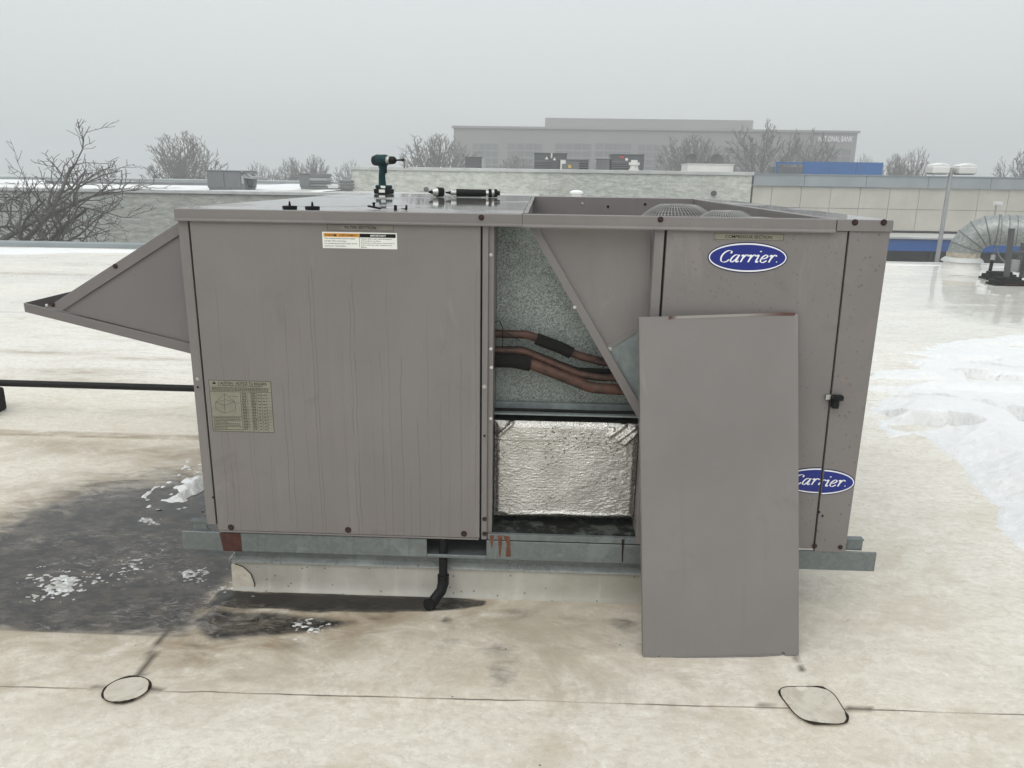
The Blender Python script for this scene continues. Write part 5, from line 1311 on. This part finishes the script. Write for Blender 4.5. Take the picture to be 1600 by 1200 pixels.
# ------------------------------------------------------------------ lamp post
lp_ = AT(1487, 262, 16.0); lx_, lzt = float(lp_[0]), float(lp_[2])
t = thing('lamp_post', (lx_, 16, GZ), 'pale twin head parking lamp post with snow on its heads', 'lamp post')
m = MB(); m.tube([(lx_, 16, GZ), (lx_, 16, lzt)], [.065, .045], 12); m.build('post', M['lamp_grey'], t, smooth=40)
m = MB(); m.box(lx_-.15, lx_+.15, 15.97, 16.03, lzt-.09, lzt-.03); m.build('arm', M['lamp_grey'], t)
for s_ in (-1, 1):
    xa, xb_ = (lx_-.50, lx_-.11) if s_ < 0 else (lx_+.09, lx_+.49)
    m = MB(); m.box(xa, xb_, 15.82, 16.18, lzt-.14, lzt+.03); hd = m.build('lamp_head', M['white_metal'], t, bevel=.03)
    m = MB(); m.prism([(xa+.01, lzt+.032), (xb_-.01, lzt+.032), (xb_-.03, lzt+.06), (xb_-.10, lzt+.08), ((xa+xb_)/2+.02, lzt+.10), (xa+.12, lzt+.078), (xa+.03, lzt+.062)], 'y', 15.84, 16.16); m.build('snow_cap', M['snow'], hd, bevel=.012)
    m = MB(); m.box(xa+.05, xb_-.05, 15.86, 16.14, lzt-.155, lzt-.141); m.build('lens', M['rtu_l'], hd)

# ------------------------------------------------------------------ bank building in the fog
by = 128.0
a_, b_ = AT(709, 198, by), AT(1340, 210, by); k0, k1, kz = float(a_[0]), float(b_[0]), float(a_[2]+b_[2])/2
bk = thing('bank_building', ((k0+k1)/2, by, GZ), 'large hazy office building with bank lettering far behind', 'building')
m = MB(); m.box(k0, k1, by, by+40, GZ, kz); m.build('wall', M['bank'], bk)
m = MB(); m.box(k0-.3, k1+.3, by-.3, by+40, kz, kz+.35); m.build('cornice', M['bank_pale'], bk)
p0_, p1_ = AT(852, 184, by+8), AT(1177, 191, by+8)
m = MB(); m.box(float(p0_[0]), float(p1_[0]), by+8, by+30, kz+.35, float(p0_[2])); m.build('penthouse', M['bank_pale'], bk)
for (u0, u1, v0, v1) in [(738, 778, 224, 270), (793, 846, 224, 270), (868, 922, 224, 270), (930, 984, 224, 270), (998, 1040, 226, 270), (1060, 1110, 228, 270), (1128, 1180, 229, 270), (1200, 1250, 230, 270), (1268, 1325, 232, 270)]:
    c0, c1 = AT(u0, v0, by), AT(u1, v1, by)
    x0, x1, z1, z0 = float(c0[0]), float(c1[0]), float(c0[2]), float(c1[2])-4
    m = MB(); m.box(x0, x1, by-.10, by-.02, z0, z1); wn = m.build('window', M['bank_glass'], bk)
    for k in range(1, 4):
        m = MB(); xm = x0+(x1-x0)*k/4; m.box(xm-.07, xm+.07, by-.2, by-.11, z0, z1); m.build('mullion', M['bank'], wn)
    zz = z1-1.1
    while zz > z0+.5:
        m = MB(); m.box(x0, x1, by-.19, by-.105, zz-.12, zz+.12); m.build('transom', M['bank'], wn); zz -= 1.1
bt0, bt1 = AT(1262, 216, by-.3), AT(1331, 218, by-.3)
text_mesh('lettering', 'NATIONAL BANK', M['badge_white'], bk, float(bt0[0]+bt1[0])/2+.9, by-.35, float(bt0[2]+bt1[2])/2, width=float(bt1[0]-bt0[0])*.78, height=.85)

# ================================================================== BARE TREES
def gen_tree(seed, H, spread=.9, up=.35, trunk=.16, forks=9, dens=1.0, r0=.16, twig=.010, wob=.16, trunk_frac=.22):
    rng = random.Random(seed); segs = []
    def grow(p, d, ln, r, lvl):
        n_ = 5 if lvl < 2 else (4 if lvl < 3 else 3); pts = [p]; rad = [r]; dirs = [d]
        re_ = max(r*(.35 if lvl else .55), twig*.7)
        wb = wob*(.2 if lvl == 0 else 1)
        for i in range(n_):
            d = (d + Vector((rng.gauss(0, wb), rng.gauss(0, wb), rng.gauss(0, wb)+up*.10)))
            d.normalize(); p = p+d*(ln/n_); pts.append(p); rad.append(r+(re_-r)*(i+1)/n_); dirs.append(d)
        for i in range(n_): segs.append((pts[i], pts[i+1], rad[i], rad[i+1], lvl))
        if lvl >= 4: return
        cnt = {0: forks, 1: int(8*dens), 2: int(6*dens), 3: int(5*dens)}[lvl]
        st_ = {0: trunk_frac, 1: .18, 2: .12, 3: .1}[lvl]
        for k in range(cnt):
            t = st_+(1-st_)*((k+rng.random())/cnt); f = t*n_; i = min(int(f), n_-1); q_ = pts[i].lerp(pts[i+1], f-i)
            base = dirs[i+1]; az = rng.uniform(0, 2*math.pi) if lvl else (k*2.4+rng.uniform(-.4, .4))
            o_ = base.orthogonal().normalized(); side = (Matrix.Rotation(az, 3, base) @ o_)
            ang = rng.uniform(.5, .95)*spread
            nd_ = (base*math.cos(ang)+side*math.sin(ang)); nd_.z += up*(.5 if lvl else .3); nd_.normalize()
            l2 = ln*(rng.uniform(.62, .95) if lvl == 0 else rng.uniform(.45, .72))*(1-.45*t if lvl else (1-.25*t))
            grow(q_, nd_, l2, max((rad[i]*.62), twig), lvl+1)
    grow(Vector((0, 0, 0)), Vector((0, 0, 1)), H*.62, r0, 0)
    zmax = max(s[1].z for s in segs); k = H/zmax
    return [(a*k, b*k, ra, rb_, l) for a, b, ra, rb_, l in segs]
def seg_mesh(name, segs, n=4):
    A = np.array([s[0] for s in segs]); B = np.array([s[1] for s in segs]); ra = np.array([s[2] for s in segs]); rb_ = np.array([s[3] for s in segs])
    d = B-A; d /= np.linalg.norm(d, axis=1)[:, None]+1e-9
    ref = np.where(np.abs(d[:, 2:3]) > .9, np.array([[1., 0, 0]]), np.array([[0, 0, 1.]])); u = np.cross(d, ref); u /= np.linalg.norm(u, axis=1)[:, None]; v = np.cross(d, u)
    V = np.zeros((len(segs), 2*n, 3)); F_ = []
    for k in range(n):
        a = 2*math.pi*k/n; o_ = u*math.cos(a)+v*math.sin(a); V[:, k] = A+o_*ra[:, None]; V[:, n+k] = B+o_*rb_[:, None]; F_.append((k, (k+1) % n, n+(k+1) % n, n+k))
    F_ = np.array(F_)[None]+(np.arange(len(segs))*2*n)[:, None, None]
    return np_mesh(name, V.reshape(-1, 3), F_.reshape(-1, 4).astype(np.int32))
def tree_meshes(seed, mat, **k):
    s = gen_tree(seed, **k)
    a = seg_mesh('trunk', [q for q in s if q[4] <= 1], 6); b = seg_mesh('crown', [q for q in s if q[4] > 1], 3)
    a.materials.append(M[mat]); b.materials.append(M[mat]); return a, b
def plant_tree(meshes, loc, label, rot=0.0, sc=(1, 1, 1), group=None):
    t = thing('bare_tree', loc, label, 'tree', group); t.rotation_euler = (0, 0, rot); t.scale = sc
    for nm, me_ in zip(('trunk', 'crown'), meshes): 
        o = bpy.data.objects.new(nm, me_); COL.objects.link(o); o.parent = t; ORG[o] = ORG[t]
        if nm == 'crown': o['kind'] = 'stuff'
    return t
def gen_fan(seed, H=10.0, W=4.6, limbs=46, subs=7, twigs=5, z0=.20, fan=1.0, r0=.16, r_tw=.0155, curl=.35):
    """vase crown: limbs leave the trunk low down and fill an egg-shaped envelope"""
    rng = random.Random(seed); segs = []
    def curve(p, q, bend, n_, ra, rb_, lvl):
        c = (p+q)/2+bend; prev = p; pts = [p]
        for i in range(1, n_+1):
            t = i/n_; x_ = p*(1-t)**2+c*2*t*(1-t)+q*t*t
            x_ = x_+Vector((rng.gauss(0, 1), rng.gauss(0, 1), rng.gauss(0, 1)))*(.012*(q-p).length if i < n_ else 0)
            segs.append((prev, x_, ra+(rb_-ra)*(i-1)/n_, ra+(rb_-ra)*i/n_, lvl)); prev = x_; pts.append(x_)
        return pts
    tr = curve(Vector((0, 0, 0)), Vector((rng.uniform(-.2, .2), rng.uniform(-.2, .2), H*.72)), Vector((0, 0, 0)), 8, r0, r0*.25, 0)
    for k in range(limbs):
        ph = rng.uniform(0, 2*math.pi); th = math.acos(1-rng.random()*(1-math.cos(R(100*fan))))
        sc_ = rng.uniform(.80, 1.0)
        q = Vector((math.sin(th)*math.cos(ph)*W/2*sc_, math.sin(th)*math.sin(ph)*W/2*sc_, H*(.56+.44*math.cos(th)*sc_)))
        t0 = z0+rng.random()*(.50)*(.35+.65*max(0, math.cos(th))); p = Vector((0, 0, H*t0)); 
        if p.z > q.z-.04*H: p.z = max(H*z0*.8, q.z-.12*H)
        out_ = Vector((q.x, q.y, 0)); bend = out_*curl*rng.uniform(.1, .6)-Vector((0, 0, 1))*(q-p).length*.06
        lr = r0*rng.uniform(.09, .20)
        pts = curve(p, q, bend, 7, lr, r_tw*1.1, 1)
        for j in range(subs):
            t = .22+.75*(j+rng.random())/subs; f = t*7; i = min(int(f), 6); b0 = pts[i].lerp(pts[i+1], f-i)
            d = (pts[i+1]-pts[i]).normalized(); o_ = (Matrix.Rotation(rng.uniform(0, 2*math.pi), 3, d) @ d.orthogonal().normalized())
            ln = (q-p).length*rng.uniform(.14, .26)*(1.15-.5*t)
            dd2 = (d*.8+o_*rng.uniform(.4, .8)+Vector((0, 0, .25))).normalized(); e_ = b0+dd2*ln
            sp = curve(b0, e_, o_*ln*.08, 4, max(lr*(1-t)*.6, r_tw*1.3), r_tw, 2)
            for m_ in range(twigs):
                f2 = (.15+.8*(m_+rng.random())/twigs)*4; i2 = min(int(f2), 3); b1 = sp[i2].lerp(sp[i2+1], f2-i2)
                o2 = (Matrix.Rotation(rng.uniform(0, 2*math.pi), 3, dd2) @ dd2.orthogonal().normalized())
                l3 = ln*rng.uniform(.30, .6); e2 = b1+(dd2*.75+o2*.65+Vector((0, 0, .2))).normalized()*l3
                curve(b1, e2, o2*l3*.1, 2, r_tw, r_tw*.7, 3)
    return segs
def fan_meshes(seed, mat, **k):
    s_ = gen_fan(seed, **k)
    a = seg_mesh('trunk', [q for q in s_ if q[4] <= 1], 5); b = seg_mesh('crown', [q for q in s_ if q[4] > 1], 3)
    a.materials.append(M[mat]); b.materials.append(M[mat]); return a, b
near_a = tree_meshes(11, 'bark', H=8.6, spread=1.1, up=.34, forks=9, dens=.95, r0=.19, twig=.0085, wob=.22, trunk_frac=.46)
near_b = tree_meshes(29, 'bark', H=8.2, spread=1.2, up=.12, forks=5, dens=.75, r0=.09, twig=.0085, wob=.2, trunk_frac=.5)
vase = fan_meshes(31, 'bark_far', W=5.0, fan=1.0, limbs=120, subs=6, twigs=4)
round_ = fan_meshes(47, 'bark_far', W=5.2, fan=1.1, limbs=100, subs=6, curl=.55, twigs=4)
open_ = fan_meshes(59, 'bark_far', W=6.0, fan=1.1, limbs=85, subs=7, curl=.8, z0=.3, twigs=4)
p = AT(12, 380, 20); plant_tree(near_a, (float(p[0]), 20, GZ), 'large dark bare tree at the left edge in front of the block wall', .3, (1.4, 1.4, (float(AT(30, 178, 20)[2])-GZ)/8.6))
p = AT(84, 380, 18); plant_tree(near_b, (float(p[0]), 18, GZ), 'thin leaning bare tree with sparse branches right of the left edge tree', 1.9, (.8, .8, (float(AT(150, 222, 18)[2])-GZ)/8.2))
def far_tree(ms, pxc, pyt, pw, Y, label, rot):
    p = AT(pxc, pyt, Y); h = float(p[2])-GZ; wv = pw/1197*(Y+2.5)
    nat = far_w[id(ms[1])]; s_ = wv/nat
    plant_tree(ms, (float(p[0]), Y, GZ), label, rot, (s_, s_, h/10), 'bare trees beyond the buildings')
far_w = {}
for ms in (vase, round_, open_):
    co = np.zeros(len(ms[1].vertices)*3, np.float32); ms[1].vertices.foreach_get('co', co); co = co.reshape(-1, 3); far_w[id(ms[1])] = float(np.percentile(np.abs(co[:, 0]), 98)*2)
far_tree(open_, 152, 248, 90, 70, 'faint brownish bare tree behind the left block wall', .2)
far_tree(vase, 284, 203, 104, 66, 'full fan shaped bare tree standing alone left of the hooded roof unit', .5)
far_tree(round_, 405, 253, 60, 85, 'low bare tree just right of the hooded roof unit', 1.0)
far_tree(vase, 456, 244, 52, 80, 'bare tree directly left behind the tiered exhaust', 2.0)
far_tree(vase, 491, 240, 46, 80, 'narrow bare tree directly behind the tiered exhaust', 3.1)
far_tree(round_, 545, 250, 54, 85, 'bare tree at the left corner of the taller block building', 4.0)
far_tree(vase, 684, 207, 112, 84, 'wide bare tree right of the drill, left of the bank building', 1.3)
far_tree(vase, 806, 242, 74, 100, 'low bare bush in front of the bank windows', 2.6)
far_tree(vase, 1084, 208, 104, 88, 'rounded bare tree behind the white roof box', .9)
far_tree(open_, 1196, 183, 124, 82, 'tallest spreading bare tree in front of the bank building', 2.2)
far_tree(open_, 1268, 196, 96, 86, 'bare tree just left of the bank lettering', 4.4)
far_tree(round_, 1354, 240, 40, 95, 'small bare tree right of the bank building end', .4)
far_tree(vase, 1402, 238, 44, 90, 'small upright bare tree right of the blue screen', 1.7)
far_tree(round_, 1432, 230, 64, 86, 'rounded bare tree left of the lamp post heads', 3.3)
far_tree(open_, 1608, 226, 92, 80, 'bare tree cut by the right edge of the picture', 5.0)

# ================================================================== FOG
n_ = bpy.data.materials.new('haze'); n_.use_nodes = True; t_ = n_.node_tree; t_.nodes.clear()
mo = t_.nodes.new('ShaderNodeOutputMaterial'); pv = t_.nodes.new('ShaderNodeVolumePrincipled')
pv.inputs['Color'].default_value = (.93, .96, .97, 1); pv.inputs['Density'].default_value = .0036; pv.inputs['Anisotropy'].default_value = 0.0
t_.links.new(pv.outputs[0], mo.inputs['Volume'])
m = MB(); m.box(-510, 510, -510, 510, -7.5, 16.0)
hz = m.build('haze', n_); tag(hz, 'thin grey fog filling the air around the roof', 'haze', kind='stuff')
